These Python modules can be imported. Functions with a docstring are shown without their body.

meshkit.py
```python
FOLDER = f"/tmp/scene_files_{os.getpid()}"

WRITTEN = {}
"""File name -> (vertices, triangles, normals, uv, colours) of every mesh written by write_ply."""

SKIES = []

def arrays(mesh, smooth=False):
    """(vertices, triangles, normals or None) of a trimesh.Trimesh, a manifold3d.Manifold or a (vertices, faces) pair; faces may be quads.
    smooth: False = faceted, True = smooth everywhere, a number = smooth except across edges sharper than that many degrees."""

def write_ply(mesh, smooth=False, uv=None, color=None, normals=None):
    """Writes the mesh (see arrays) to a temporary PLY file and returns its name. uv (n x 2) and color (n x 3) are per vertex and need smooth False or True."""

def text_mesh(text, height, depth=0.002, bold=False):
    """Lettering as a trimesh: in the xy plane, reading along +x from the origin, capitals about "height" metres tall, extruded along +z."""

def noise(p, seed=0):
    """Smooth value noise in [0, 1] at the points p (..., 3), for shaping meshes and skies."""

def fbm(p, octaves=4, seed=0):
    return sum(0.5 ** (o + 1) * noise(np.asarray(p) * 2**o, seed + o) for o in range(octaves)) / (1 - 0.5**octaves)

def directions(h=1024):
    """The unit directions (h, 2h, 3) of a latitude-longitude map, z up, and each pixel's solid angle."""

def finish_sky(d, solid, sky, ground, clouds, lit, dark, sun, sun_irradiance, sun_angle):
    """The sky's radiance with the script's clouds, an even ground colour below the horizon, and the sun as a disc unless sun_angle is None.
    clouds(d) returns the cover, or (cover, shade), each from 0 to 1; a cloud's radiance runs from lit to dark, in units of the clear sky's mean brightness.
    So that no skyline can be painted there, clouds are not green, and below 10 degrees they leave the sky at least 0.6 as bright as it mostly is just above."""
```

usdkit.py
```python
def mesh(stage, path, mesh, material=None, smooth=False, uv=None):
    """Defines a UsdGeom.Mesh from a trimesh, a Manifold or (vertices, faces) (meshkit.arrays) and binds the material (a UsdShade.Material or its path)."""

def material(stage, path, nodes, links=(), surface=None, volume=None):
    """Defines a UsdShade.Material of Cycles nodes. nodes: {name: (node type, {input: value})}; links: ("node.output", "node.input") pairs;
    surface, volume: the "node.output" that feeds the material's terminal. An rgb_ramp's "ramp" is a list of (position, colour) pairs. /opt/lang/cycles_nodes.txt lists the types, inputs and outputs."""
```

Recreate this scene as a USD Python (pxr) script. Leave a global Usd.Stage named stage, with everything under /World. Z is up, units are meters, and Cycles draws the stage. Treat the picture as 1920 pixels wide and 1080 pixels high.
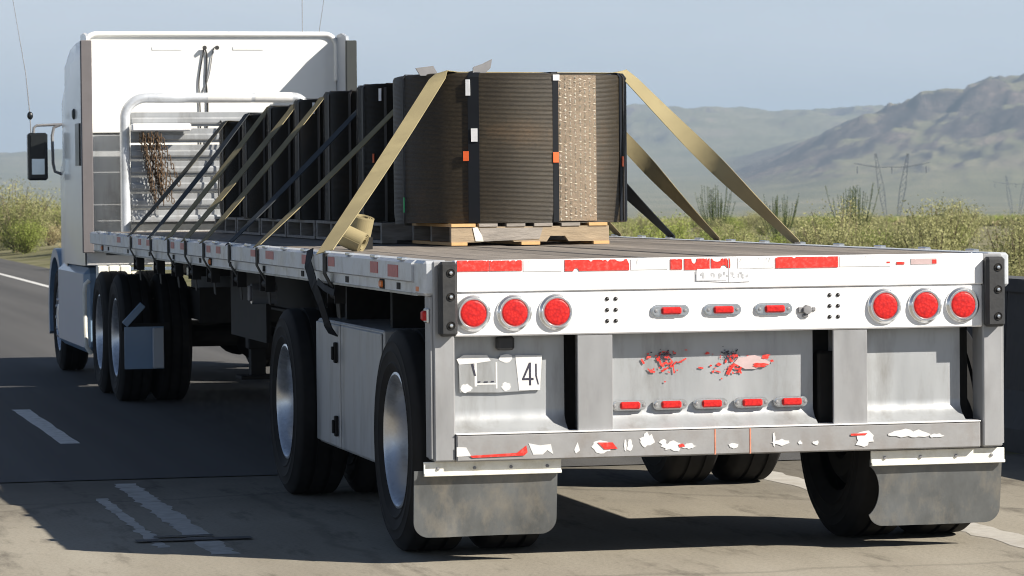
import math, random
import numpy as np, trimesh
import manifold3d as m3
from shapely.geometry import Polygon, box as sbox, Point
from shapely import affinity
from shapely.ops import unary_union
from pxr import Usd, UsdGeom, UsdLux, UsdShade, Gf, Sdf, Vt
import usdkit, meshkit

from scipy.interpolate import PchipInterpolator
random.seed(7)
R = np.random.default_rng(7)
stage = Usd.Stage.CreateInMemory()
UsdGeom.SetStageUpAxis(stage, 'Z')
UsdGeom.SetStageMetersPerUnit(stage, 1.0)
UsdGeom.Xform.Define(stage, '/World')
UsdGeom.Scope.Define(stage, '/World/Looks')

# ------------------------------------------------------------------ camera
EYE = np.array([-4.1387, -13.7459, 1.5508])
YAW, PITCH, ROLL, FPX = 0.2306, -0.0287, -0.0096, 6393.5
EXPOSURE = 0.88
fw = np.array([math.sin(YAW) * math.cos(PITCH), math.cos(YAW) * math.cos(PITCH), math.sin(PITCH)])
r0 = np.cross(fw, [0, 0, 1]); r0 /= np.linalg.norm(r0); u0 = np.cross(r0, fw)
rt = math.cos(ROLL) * r0 + math.sin(ROLL) * u0
up = -math.sin(ROLL) * r0 + math.cos(ROLL) * u0
cam = UsdGeom.Camera.Define(stage, '/World/camera')
cam.CreateHorizontalApertureAttr(36.0)
cam.CreateVerticalApertureAttr(20.25)
cam.CreateFocalLengthAttr(36.0 * FPX / 1920)
cam.CreateClippingRangeAttr(Gf.Vec2f(0.1, 60000))
cam.CreateFStopAttr(12.0)
cam.CreateFocusDistanceAttr(17.0)
cam.CreateExposureAttr(EXPOSURE)
mat = np.eye(4); mat[0, :3] = rt; mat[1, :3] = up; mat[2, :3] = -fw; mat[3, :3] = EYE
cam.AddTransformOp().Set(Gf.Matrix4d(mat.tolist()))

# ------------------------------------------------------------------ sky and sun
SUN = np.array([1.095, -0.909, 1.0]); SUN /= np.linalg.norm(SUN)
SUN_EL, SUN_ROT = math.asin(SUN[2]), math.atan2(SUN[0], SUN[1])
SKY_STRENGTH, SUN_INTENSITY = 0.05, 1.25
sky_look = usdkit.material(stage, '/World/Looks/sky_look', {
    'sky': ('sky_texture', {'sky_type': 'single_scattering', 'sun_disc': False, 'sun_elevation': SUN_EL, 'sun_rotation': SUN_ROT,
                            'altitude': 400.0, 'air_density': 0.6, 'aerosol_density': 0.6, 'ozone_density': 1.0}),
    'tc': ('texture_coordinate', {}), 'mp': ('mapping', {'scale': (1.0, 1.0, 3.5)}), 'ns': ('noise_texture', {'scale': 5.0, 'detail': 6.0, 'roughness': 0.6, 'distortion': 0.6}),
    'mr': ('map_range', {'from_min': 0.3, 'from_max': 0.7, 'to_min': 0.75, 'to_max': 1.15, 'clamp': True}), 'sx': ('separate_xyz', {}),
    'lo': ('map_range', {'range_type': 'smoothstep', 'from_min': 0.30, 'from_max': 0.0, 'to_min': 0.0, 'to_max': 0.80, 'clamp': True}), 'mu': ('math', {'math_type': 'multiply', 'use_clamp': True}),
    'mx': ('mix_color', {'use_clamp_result': False, 'b': (9.4, 9.9, 10.6)}),
    'bg': ('background_shader', {'strength': SKY_STRENGTH})}, [('tc.generated', 'mp.vector'), ('mp.vector', 'ns.vector'), ('ns.fac', 'mr.value'), ('tc.generated', 'sx.vector'), ('sx.z', 'lo.value'), ('lo.result', 'mu.value1'), ('mr.result', 'mu.value2'),
    ('mu.value', 'mx.fac'), ('sky.color', 'mx.a'), ('mx.result', 'bg.color')], surface='bg.background')
dome = UsdLux.DomeLight.Define(stage, '/World/sky')
UsdShade.MaterialBindingAPI.Apply(dome.GetPrim()).Bind(sky_look)
dome.GetPrim().SetCustomDataByKey('kind', 'structure')
sun = UsdLux.DistantLight.Define(stage, '/World/sun')
sun.CreateIntensityAttr(SUN_INTENSITY); sun.CreateNormalizeAttr(True); sun.CreateAngleAttr(0.5)
sun.CreateColorAttr(Gf.Vec3f(1.0, 0.93, 0.82))
zx = np.cross([0, 0, 1], SUN); zx /= np.linalg.norm(zx); zy = np.cross(SUN, zx)
sm = np.eye(4); sm[0, :3] = zx; sm[1, :3] = zy; sm[2, :3] = SUN
sun.AddTransformOp().Set(Gf.Matrix4d(sm.tolist()))

# ------------------------------------------------------------------ materials
M = {}
def look(name, color, rough=0.5, metal=0.0, var=0.15, scale=6.0, stretch=(1, 1, 1), bump=0.0, bscale=40.0, rvar=0.0, dirt=None, dirt_scale=3.0, dirt_amt=0.5, spec=0.5, rand=0.0, coat=0.0):
    """Principled look with mottled colour, optional patchy dirt, bump and roughness variation, in object space."""
    c = np.array(color, float)
    n = {'tc': ('geometry', {}), 'mp': ('mapping', {'scale': stretch}), 'ns': ('noise_texture', {'scale': scale, 'detail': 5.0, 'roughness': 0.6}),
         'rp': ('rgb_ramp', {'ramp': [(0.25, tuple(c * (1 - var))), (0.75, tuple(np.minimum(c * (1 + var), 1)))]}),
         'p': ('principled_bsdf', {'roughness': rough, 'metallic': metal, 'specular_ior_level': spec, 'coat_weight': coat, 'coat_roughness': 0.08})}
    l = [('tc.position', 'mp.vector'), ('mp.vector', 'ns.vector'), ('ns.fac', 'rp.fac')]
    out = 'rp.color'
    if rand:
        n['oi'] = ('object_info', {})
        n['rm'] = ('map_range', {'from_min': 0.0, 'from_max': 1.0, 'to_min': 1 - rand, 'to_max': 1 + rand})
        n['hs'] = ('hsv', {})
        l += [('oi.random', 'rm.value'), ('rm.result', 'hs.value'), (out, 'hs.color')]
        out = 'hs.color'
    if dirt is not None:
        n['dn'] = ('noise_texture', {'scale': dirt_scale, 'detail': 8.0, 'roughness': 0.68})
        n['dr'] = ('map_range', {'from_min': 0.48, 'from_max': 0.72, 'to_min': 0.0, 'to_max': dirt_amt, 'clamp': True})
        n['dm'] = ('mix_color', {'b': tuple(dirt)})
        l += [('mp.vector', 'dn.vector'), ('dn.fac', 'dr.value'), ('dr.result', 'dm.fac'), (out, 'dm.a')]
        out = 'dm.result'
    l.append((out, 'p.base_color'))
    if rvar:
        n['rr'] = ('map_range', {'from_min': 0.3, 'from_max': 0.7, 'to_min': max(rough - rvar, 0.03), 'to_max': min(rough + rvar, 1)})
        l += [('ns.fac', 'rr.value'), ('rr.result', 'p.roughness')]
    if bump:
        n['bn'] = ('noise_texture', {'scale': bscale, 'detail': 4.0})
        n['bp'] = ('bump', {'strength': 1.0, 'distance': bump})
        l += [('mp.vector', 'bn.vector'), ('bn.fac', 'bp.height'), ('bp.normal', 'p.normal')]
    M[name] = usdkit.material(stage, '/World/Looks/' + name, n, l, surface='p.BSDF')

look('white_paint', (0.85, 0.85, 0.855), 0.38, var=0.03, scale=3, stretch=(1, 1, .3), dirt=(0.40, 0.38, 0.35), dirt_scale=8, dirt_amt=0.32, bump=0.0006, bscale=9)
look('cab_white', (0.80, 0.80, 0.78), 0.25, var=0.02, coat=0.4, dirt=(0.5, 0.47, 0.42), dirt_scale=2.5, dirt_amt=0.10)
look('cab_inside', (0.38, 0.41, 0.45), 0.45, var=0.05)  # greyed cab white; blue shade inside the extender put into the colour
look('aluminium', (0.33, 0.335, 0.345), 0.42, metal=0.35, var=0.08, scale=7, stretch=(1, 1, 0.3), rvar=0.1, dirt=(0.15, 0.14, 0.13), dirt_scale=6, dirt_amt=0.3, bump=0.0008, bscale=12)
look('panel_metal', (0.37, 0.385, 0.40), 0.40, metal=0.3, var=0.09, scale=5, stretch=(1, 1, .22), rvar=0.12, dirt=(0.17, 0.16, 0.14), dirt_scale=7, dirt_amt=0.6, bump=0.004, bscale=5)
look('bumper_metal', (0.31, 0.31, 0.315), 0.5, metal=0.3, var=0.10, scale=9, dirt=(0.20, 0.16, 0.13), dirt_scale=6, dirt_amt=0.5, bump=0.001, bscale=20)
look('rail_metal', (0.58, 0.61, 0.65), 0.38, metal=0.3, var=0.10, scale=5, rvar=0.12, dirt=(0.25, 0.23, 0.2), dirt_scale=7, dirt_amt=0.45, bump=0.0015, bscale=14)
look('rail_lower', (0.42, 0.42, 0.38), 0.55, metal=0.2, var=0.15, scale=6, dirt=(0.15, 0.12, 0.09), dirt_scale=7, dirt_amt=0.7)
look('bright_metal', (0.78, 0.79, 0.80), 0.22, metal=0.9, var=0.05)
look('rim_metal', (0.62, 0.64, 0.67), 0.32, metal=0.85, var=0.08, scale=8, rvar=0.1, dirt=(0.3, 0.28, 0.26), dirt_scale=4, dirt_amt=0.2)
look('tyre_rubber', (0.008, 0.008, 0.0085), 0.8, spec=0.3, var=0.3, scale=9, dirt=(0.028, 0.026, 0.024), dirt_scale=6, dirt_amt=0.35, bump=0.001, bscale=60)
look('black_rubber', (0.022, 0.023, 0.025), 0.55, var=0.3, scale=10, bump=0.001, bscale=50, dirt=(0.06, 0.058, 0.055), dirt_scale=9, dirt_amt=0.4)
look('grey_rubber', (0.13, 0.12, 0.125), 0.6, var=0.12, scale=5)
look('dark_rubber', (0.035, 0.04, 0.04), 0.5, var=0.12, scale=5)
look('dark_steel', (0.009, 0.0085, 0.008), 0.7, spec=0.3, var=0.3, scale=8, dirt=(0.022, 0.018, 0.014), dirt_scale=5, dirt_amt=0.4)
look('flap', (0.13, 0.138, 0.142), 0.36, metal=0.35, var=0.4, scale=4, stretch=(1, 1, .6), rvar=0.14, dirt=(0.30, 0.27, 0.22), dirt_scale=9, dirt_amt=0.6, bump=0.004, bscale=6)
look('red_tape', (0.62, 0.035, 0.025), 0.35, var=0.10, scale=30, dirt=(0.75, 0.55, 0.5), dirt_scale=60, dirt_amt=0.18)
look('faded_tape', (0.42, 0.10, 0.10), 0.4, var=0.25, scale=40)
look('pink_tape', (0.50, 0.38, 0.38), 0.45, var=0.1, scale=30)
look('white_tape', (0.66, 0.66, 0.655), 0.4, var=0.08, scale=30)
look('dark_ink', (0.03, 0.03, 0.05), 0.6)
look('grey_ink', (0.42, 0.43, 0.45), 0.6)
look('orange_mark', (0.55, 0.22, 0.14), 0.6, var=0.3, scale=30)
look('amber', (0.65, 0.16, 0.02), 0.3, var=0.2, scale=60)
look('orange_clip', (0.80, 0.13, 0.03), 0.45, var=0.1, scale=40)
look('green_tag', (0.02, 0.36, 0.12), 0.5)
look('white_tag', (0.72, 0.73, 0.76), 0.5, var=0.1, scale=40)
look('band', (0.007, 0.009, 0.013), 0.6, spec=0.2, var=0.2)
look('band_grey', (0.028, 0.026, 0.026), 0.5, spec=0.3, var=0.2)
look('strap_yellow', (0.31, 0.26, 0.14), 0.8, var=0.16, scale=12, bump=0.0008, bscale=240, dirt=(0.16, 0.13, 0.07), dirt_scale=3, dirt_amt=0.45)
look('strap_shaded', (0.03, 0.028, 0.022), 0.8, var=0.3, scale=12, bump=0.0008, bscale=240)  # strap ends below the rail, their shade put into the colour
look('strap_yellow_shaded', (0.24, 0.20, 0.105), 0.8, var=0.25, scale=10, bump=0.0008, bscale=240, dirt=(0.05, 0.045, 0.03), dirt_scale=5, dirt_amt=0.7)  # yellow webbing darkened, shade beside the rolls put into the colour
look('strap_dark', (0.05, 0.045, 0.03), 0.75, var=0.3, scale=6, bump=0.0008, bscale=240)  # very dark webbing for the strap nearest the cab
look('strap_blue', (0.020, 0.026, 0.032), 0.75, var=0.2, scale=12, bump=0.0008, bscale=240)
look('pallet_wood', (0.35, 0.27, 0.18), 0.8, var=0.22, scale=8, stretch=(1, 6, 6), bump=0.002, bscale=30, dirt=(0.20, 0.16, 0.12), dirt_scale=5, dirt_amt=0.5)
look('pallet_grey', (0.30, 0.27, 0.24), 0.8, var=0.25, scale=8, stretch=(1, 6, 6), bump=0.002, bscale=30, dirt=(0.1, 0.09, 0.08), dirt_scale=5, dirt_amt=0.6)
look('pallet_end', (0.62, 0.38, 0.17), 0.8, var=0.12, scale=40)
look('deck_wood', (0.20, 0.175, 0.15), 0.75, var=0.25, scale=5, stretch=(6, 0.5, 6), bump=0.002, bscale=14, rand=0.25, dirt=(0.09, 0.075, 0.065), dirt_scale=3, dirt_amt=0.6)
look('mirror_black', (0.012, 0.014, 0.015), 0.3, var=0.1)
look('mirror_glass', (0.55, 0.6, 0.65), 0.04, metal=1.0, var=0.0)
look('cab_shade_blue', (0.20, 0.30, 0.43), 0.28, var=0.04, coat=0.3)  # white bodywork tinted blue, sky-lit shade put into the colour
look('chain_rust', (0.10, 0.062, 0.034), 0.7, metal=0.2, var=0.5, scale=40, bump=0.001)
look('cable', (0.03, 0.03, 0.03), 0.5)
look('protector_grey', (0.22, 0.22, 0.23), 0.55, metal=0.2, var=0.15, scale=12)
look('bar_white', (0.80, 0.79, 0.72), 0.5, var=0.08, scale=14, dirt=(0.5, 0.45, 0.32), dirt_scale=12, dirt_amt=0.5)
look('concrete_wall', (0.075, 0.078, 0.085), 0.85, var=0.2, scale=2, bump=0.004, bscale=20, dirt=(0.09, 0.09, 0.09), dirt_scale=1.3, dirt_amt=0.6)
look('stem', (0.11, 0.085, 0.055), 0.85, var=0.3, scale=20)
look('pylon_steel', (0.14, 0.15, 0.16), 0.6, metal=0.3)
look('grille', (0.10, 0.10, 0.11), 0.5, metal=0.4)

def red_lens():
    n = {'g': ('geometry', {}), 'v': ('voronoi_texture', {'scale': 90.0}), 'r': ('rgb_ramp', {'ramp': [(0.0, (0.62, 0.022, 0.016)), (0.55, (0.50, 0.012, 0.012)), (1.0, (0.34, 0.008, 0.01))]}),
         'b': ('bump', {'distance': 0.0012, 'strength': 0.7}), 'p': ('principled_bsdf', {'roughness': 0.45, 'specular_ior_level': 0.3, 'coat_weight': 0.05, 'coat_roughness': 0.3})}
    M['red_lens'] = usdkit.material(stage, '/World/Looks/red_lens', n, [('g.position', 'v.vector'), ('v.distance', 'r.fac'), ('r.color', 'p.base_color'), ('v.distance', 'b.height'), ('b.normal', 'p.normal')], surface='p.BSDF')
red_lens()

def roll_look(nm='roll', kk=1.0, spec=0.45):
    """Dark woven belting: fine horizontal rows broken by a vertical weave, dusty brown in patches."""
    n = {'g': ('geometry', {}), 'wz': ('wave_texture', {'bands_direction': 'z', 'scale': 46.0, 'distortion': 1.3, 'detail': 2.0, 'detail_scale': 6.0}),
         'mp': ('mapping', {'scale': (60, 60, 130)}), 'nz': ('noise_texture', {'scale': 1.0, 'detail': 3.0, 'roughness': 0.6}),
         'nl': ('noise_texture', {'scale': 2.3, 'detail': 4.0, 'roughness': 0.6}),
         'rl': ('rgb_ramp', {'ramp': [(0.3, (0.024, 0.019, 0.012)), (0.55, (0.042, 0.033, 0.020)), (0.72, (0.090, 0.058, 0.029))]}),
         'rz': ('rgb_ramp', {'ramp': [(0.0, (0.8, 0.8, 0.8)), (0.6, (1.0, 1.0, 1.0)), (1.0, (1.15, 1.12, 1.06))]}),
         'rn': ('rgb_ramp', {'ramp': [(0.3, (0.6, 0.6, 0.6)), (0.7, (1.35, 1.3, 1.25))]}),
         'm1': ('mix_color', {'blend_type': 'multiply', 'fac': 1.0}), 'm2': ('mix_color', {'blend_type': 'multiply', 'fac': 1.0}),
         'ad': ('math', {'math_type': 'multiply_add', 'value2': 0.6}), 'b': ('bump', {'distance': 0.003, 'strength': 0.6}),
         'p': ('principled_bsdf', {'roughness': 0.48, 'specular_ior_level': spec})}
    l = [('g.position', 'wz.vector'), ('g.position', 'mp.vector'), ('mp.vector', 'nz.vector'), ('g.position', 'nl.vector'), ('nl.fac', 'rl.fac'), ('wz.fac', 'rz.fac'), ('nz.fac', 'rn.fac'),
         ('rl.color', 'm1.a'), ('rz.color', 'm1.b'), ('m1.result', 'm2.a'), ('rn.color', 'm2.b'), ('m2.result', 'p.base_color'),
         ('nz.fac', 'ad.value1'), ('wz.fac', 'ad.value3'), ('ad.value', 'b.height'), ('b.normal', 'p.normal')]
    n['rl'][1]['ramp'] = [(a_, tuple(np.array(c_) * kk)) for a_, c_ in n['rl'][1]['ramp']]
    M[nm] = usdkit.material(stage, '/World/Looks/' + nm, n, l, surface='p.BSDF')
    if nm != 'roll': return
    look('tread', (0.19, 0.145, 0.10), 0.42, metal=0.1, var=0.35, scale=60, bump=0.003, bscale=160)
    look('tread_stud', (0.85, 0.76, 0.66), 0.25, metal=0.3, var=0.3, scale=70)
roll_look('roll', 0.85)
roll_look('roll_shaded', 0.25, 0.08)  # same belting darkened; shade on the forward rolls put into the colour

def leaf_look(name, a, b, trans=0.35):
    n = {'g': ('geometry', {}), 'oi': ('object_info', {}), 'ri': ('noise_texture', {'scale': 3.0, 'detail': 3.0}), 'ad': ('math', {'math_type': 'multiply_add', 'value2': 0.45}), 'isl': ('math', {'math_type': 'multiply_add', 'value2': 0.35}),
         'rp': ('rgb_ramp', {'ramp': [(0.15, a), (0.95, b)]}), 'd': ('principled_bsdf', {'roughness': 0.6, 'specular_ior_level': 0.25}), 't': ('translucent_bsdf', {}), 'm': ('mix_closure', {'fac': trans})}
    l = [('g.position', 'ri.vector'), ('oi.random', 'ad.value1'), ('ri.fac', 'ad.value3'), ('g.random_per_island', 'isl.value1'), ('ad.value', 'isl.value3'), ('isl.value', 'rp.fac'), ('rp.color', 'd.base_color'), ('rp.color', 't.color'), ('d.BSDF', 'm.closure1'), ('t.BSDF', 'm.closure2')]
    M[name] = usdkit.material(stage, '/World/Looks/' + name, n, l, surface='m.closure')
leaf_look('leaf_olive', (0.16, 0.175, 0.07), (0.43, 0.42, 0.20))
leaf_look('leaf_green', (0.10, 0.14, 0.035), (0.31, 0.36, 0.09))
leaf_look('leaf_straw', (0.26, 0.22, 0.12), (0.46, 0.40, 0.23), 0.25)
leaf_look('leaf_ocotillo', (0.035, 0.055, 0.018), (0.09, 0.12, 0.04), 0.2)

def ground_looks():
    # concrete bridge deck
    n = {'g': ('geometry', {}), 'mp': ('mapping', {'scale': (1.0, 0.22, 1.0)}), 'n1': ('noise_texture', {'scale': 0.9, 'detail': 6.0, 'roughness': 0.62}), 'n2': ('noise_texture', {'scale': 55.0, 'detail': 5.0, 'roughness': 0.7}), 'n3': ('noise_texture', {'scale': 4.0, 'detail': 8.0, 'roughness': 0.7}),
         'r1': ('rgb_ramp', {'ramp': [(0.3, (0.215, 0.192, 0.152)), (0.55, (0.285, 0.26, 0.212)), (0.75, (0.345, 0.32, 0.268))]}),
         'r2': ('rgb_ramp', {'ramp': [(0.25, (0.68, 0.68, 0.68)), (0.5, (1, 1, 1)), (0.8, (1.15, 1.15, 1.15))]}),
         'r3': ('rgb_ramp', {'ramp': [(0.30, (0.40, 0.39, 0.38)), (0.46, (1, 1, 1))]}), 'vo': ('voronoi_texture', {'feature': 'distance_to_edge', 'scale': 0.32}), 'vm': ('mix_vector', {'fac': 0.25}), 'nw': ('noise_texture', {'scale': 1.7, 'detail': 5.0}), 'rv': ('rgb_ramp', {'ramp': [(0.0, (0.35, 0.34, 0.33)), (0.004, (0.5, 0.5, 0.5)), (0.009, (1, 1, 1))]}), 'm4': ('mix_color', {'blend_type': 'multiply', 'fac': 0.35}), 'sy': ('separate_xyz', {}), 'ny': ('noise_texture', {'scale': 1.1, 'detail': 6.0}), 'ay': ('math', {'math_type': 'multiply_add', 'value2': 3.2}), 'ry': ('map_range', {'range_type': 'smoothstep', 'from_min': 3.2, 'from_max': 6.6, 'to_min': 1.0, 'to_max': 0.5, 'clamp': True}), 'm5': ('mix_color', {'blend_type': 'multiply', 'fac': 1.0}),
         'm': ('mix_color', {'blend_type': 'multiply', 'fac': 1.0}), 'm3': ('mix_color', {'blend_type': 'multiply', 'fac': 1.0}), 'b': ('bump', {'distance': 0.004, 'strength': 0.7}), 'p': ('principled_bsdf', {'roughness': 0.85, 'specular_ior_level': 0.3})}
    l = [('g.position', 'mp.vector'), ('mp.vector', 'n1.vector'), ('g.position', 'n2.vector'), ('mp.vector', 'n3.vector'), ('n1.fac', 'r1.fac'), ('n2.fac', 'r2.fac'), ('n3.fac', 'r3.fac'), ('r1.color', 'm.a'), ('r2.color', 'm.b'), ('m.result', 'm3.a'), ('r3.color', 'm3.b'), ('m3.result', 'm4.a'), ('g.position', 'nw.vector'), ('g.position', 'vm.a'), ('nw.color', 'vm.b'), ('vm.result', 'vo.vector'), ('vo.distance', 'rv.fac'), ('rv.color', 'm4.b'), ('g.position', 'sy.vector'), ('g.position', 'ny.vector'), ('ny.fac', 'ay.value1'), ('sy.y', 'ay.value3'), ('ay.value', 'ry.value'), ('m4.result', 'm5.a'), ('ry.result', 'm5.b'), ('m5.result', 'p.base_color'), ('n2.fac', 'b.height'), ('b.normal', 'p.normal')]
    M['concrete'] = usdkit.material(stage, '/World/Looks/concrete', n, l, surface='p.BSDF')
    # asphalt with polished wheel tracks
    n = {'g': ('geometry', {}), 'mp': ('mapping', {'scale': (1.6, 0.03, 1.0)}), 'n1': ('noise_texture', {'scale': 1.2, 'detail': 5.0}), 'n2': ('noise_texture', {'scale': 90.0, 'detail': 4.0, 'roughness': 0.7}),
         'r1': ('rgb_ramp', {'ramp': [(0.3, (0.062, 0.061, 0.060)), (0.7, (0.102, 0.100, 0.097))]}), 'r2': ('rgb_ramp', {'ramp': [(0.2, (0.6, 0.6, 0.6)), (0.8, (1.35, 1.35, 1.35))]}),
         'm': ('mix_color', {'blend_type': 'multiply', 'fac': 1.0}), 'b': ('bump', {'distance': 0.005, 'strength': 0.7}), 'p': ('principled_bsdf', {'roughness': 0.8, 'specular_ior_level': 0.35})}
    l = [('g.position', 'mp.vector'), ('mp.vector', 'n1.vector'), ('g.position', 'n2.vector'), ('n1.fac', 'r1.fac'), ('n2.fac', 'r2.fac'), ('r1.color', 'm.a'), ('r2.color', 'm.b'), ('m.result', 'p.base_color'), ('n2.fac', 'b.height'), ('b.normal', 'p.normal')]
    M['asphalt'] = usdkit.material(stage, '/World/Looks/asphalt', n, l, surface='p.BSDF')
    look('road_paint', (0.62, 0.62, 0.60), 0.6, var=0.12, scale=20, dirt=(0.30, 0.28, 0.25), dirt_scale=12, dirt_amt=0.75)
    look('old_paint', (0.42, 0.40, 0.36), 0.7, var=0.15, scale=16, dirt=(0.33, 0.3, 0.25), dirt_scale=9, dirt_amt=0.9)
    look('worn_paint', (0.46, 0.45, 0.42), 0.7, var=0.15, scale=16, dirt=(0.24, 0.22, 0.18), dirt_scale=7, dirt_amt=0.95)
    look('tar', (0.03, 0.03, 0.032), 0.6)
    # desert plain turning to bare rock on the steep mountain sides
    n = {'g': ('geometry', {}), 'n1': ('noise_texture', {'scale': 0.0045, 'detail': 9.0, 'roughness': 0.65}), 'v': ('noise_texture', {'scale': 0.35, 'detail': 6.0, 'roughness': 0.7}), 'nr': ('noise_texture', {'scale': 0.007, 'detail': 10.0, 'roughness': 0.78}),
         'r1': ('rgb_ramp', {'ramp': [(0.3, (0.155, 0.15, 0.088)), (0.5, (0.21, 0.195, 0.12)), (0.72, (0.30, 0.255, 0.18))]}),
         'rv': ('rgb_ramp', {'ramp': [(0.35, (0.45, 0.5, 0.36)), (0.6, (1, 1, 1))]}),
         'm1': ('mix_color', {'blend_type': 'multiply', 'fac': 1.0}),
         'rr': ('rgb_ramp', {'ramp': [(0.36, (0.035, 0.034, 0.038)), (0.5, (0.105, 0.085, 0.078)), (0.66, (0.27, 0.205, 0.17))]}),
         'sx': ('separate_xyz', {}), 'bn': ('noise_texture', {'scale': 0.02, 'detail': 8.0, 'roughness': 0.75}), 'bp': ('bump', {'distance': 14.0, 'strength': 0.9}), 'st': ('map_range', {'from_min': 0.992, 'from_max': 0.94, 'to_min': 0.0, 'to_max': 1.0, 'clamp': True}), 'mx': ('mix_color', {}), 'mb': ('mix_vector', {}), 'p': ('principled_bsdf', {'roughness': 0.95, 'specular_ior_level': 0.1})}
    l = [('g.position', 'n1.vector'), ('g.position', 'v.vector'), ('g.position', 'nr.vector'), ('n1.fac', 'r1.fac'), ('v.fac', 'rv.fac'), ('r1.color', 'm1.a'), ('rv.color', 'm1.b'), ('nr.fac', 'rr.fac'), ('g.normal', 'sx.vector'), ('sx.z', 'st.value'),
         ('st.result', 'mx.fac'), ('g.position', 'bn.vector'), ('bn.fac', 'bp.height'), ('bp.normal', 'mb.b'), ('g.normal', 'mb.a'), ('st.result', 'mb.fac'), ('mb.result', 'p.normal'), ('m1.result', 'mx.a'), ('rr.color', 'mx.b'), ('mx.result', 'p.base_color')]
    M['desert'] = usdkit.material(stage, '/World/Looks/desert', n, l, surface='p.BSDF')
ground_looks()

# ------------------------------------------------------------------ helpers
counts, origin = {}, {}
def numbered(parent, name):
    k = counts.get((parent, name), 0); counts[(parent, name)] = k + 1
    return name if k == 0 else f'{name}_{k:03d}'
def data(p, label=None, cat=None, group=None, kind=None):
    for k, v in (('label', label), ('category', cat), ('group', group), ('kind', kind)):
        if v: p.SetCustomDataByKey(k, v)
def thing(name, label, cat, loc=(0, 0, 0), group=None, parent='/World'):
    path = parent + '/' + numbered(parent, name)
    x = UsdGeom.Xform.Define(stage, path)
    if any(loc): x.AddTranslateOp().Set(Gf.Vec3d(*map(float, loc)))
    origin[path] = np.array(loc, float)
    data(x.GetPrim(), label, cat, group)
    return path
def part(parent, name, label=None):
    """An Xform under a thing that holds sub-parts."""
    path = parent + '/' + numbered(parent, name)
    UsdGeom.Xform.Define(stage, path)
    origin[path] = origin[parent]
    data(stage.GetPrimAtPath(path), label)
    return path
def obj(parent, name, mesh, m, label=None, smooth=False, cat=None, group=None, kind=None):
    """One Mesh prim, given in world coordinates, under PARENT."""
    v, f, nn = meshkit.arrays(mesh, smooth)
    path = parent + '/' + numbered(parent, name)
    off = origin.get(parent, np.zeros(3))
    origin[path] = off
    p = UsdGeom.Mesh.Define(stage, path)
    p.CreatePointsAttr(Vt.Vec3fArray.FromNumpy((v - off).astype(np.float32)))
    p.CreateFaceVertexCountsAttr(Vt.IntArray.FromNumpy(np.full(len(f), 3, np.int32)))
    p.CreateFaceVertexIndicesAttr(Vt.IntArray.FromNumpy(f.astype(np.int32).ravel()))
    p.CreateSubdivisionSchemeAttr('none')
    if nn is not None:
        p.CreateNormalsAttr(Vt.Vec3fArray.FromNumpy(nn.astype(np.float32))); p.SetNormalsInterpolation('vertex')
    UsdShade.MaterialBindingAPI.Apply(p.GetPrim()).Bind(M[m])
    data(p.GetPrim(), label, cat, group, kind)
    return path
def cat_(ms): return trimesh.util.concatenate(list(ms))
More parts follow.
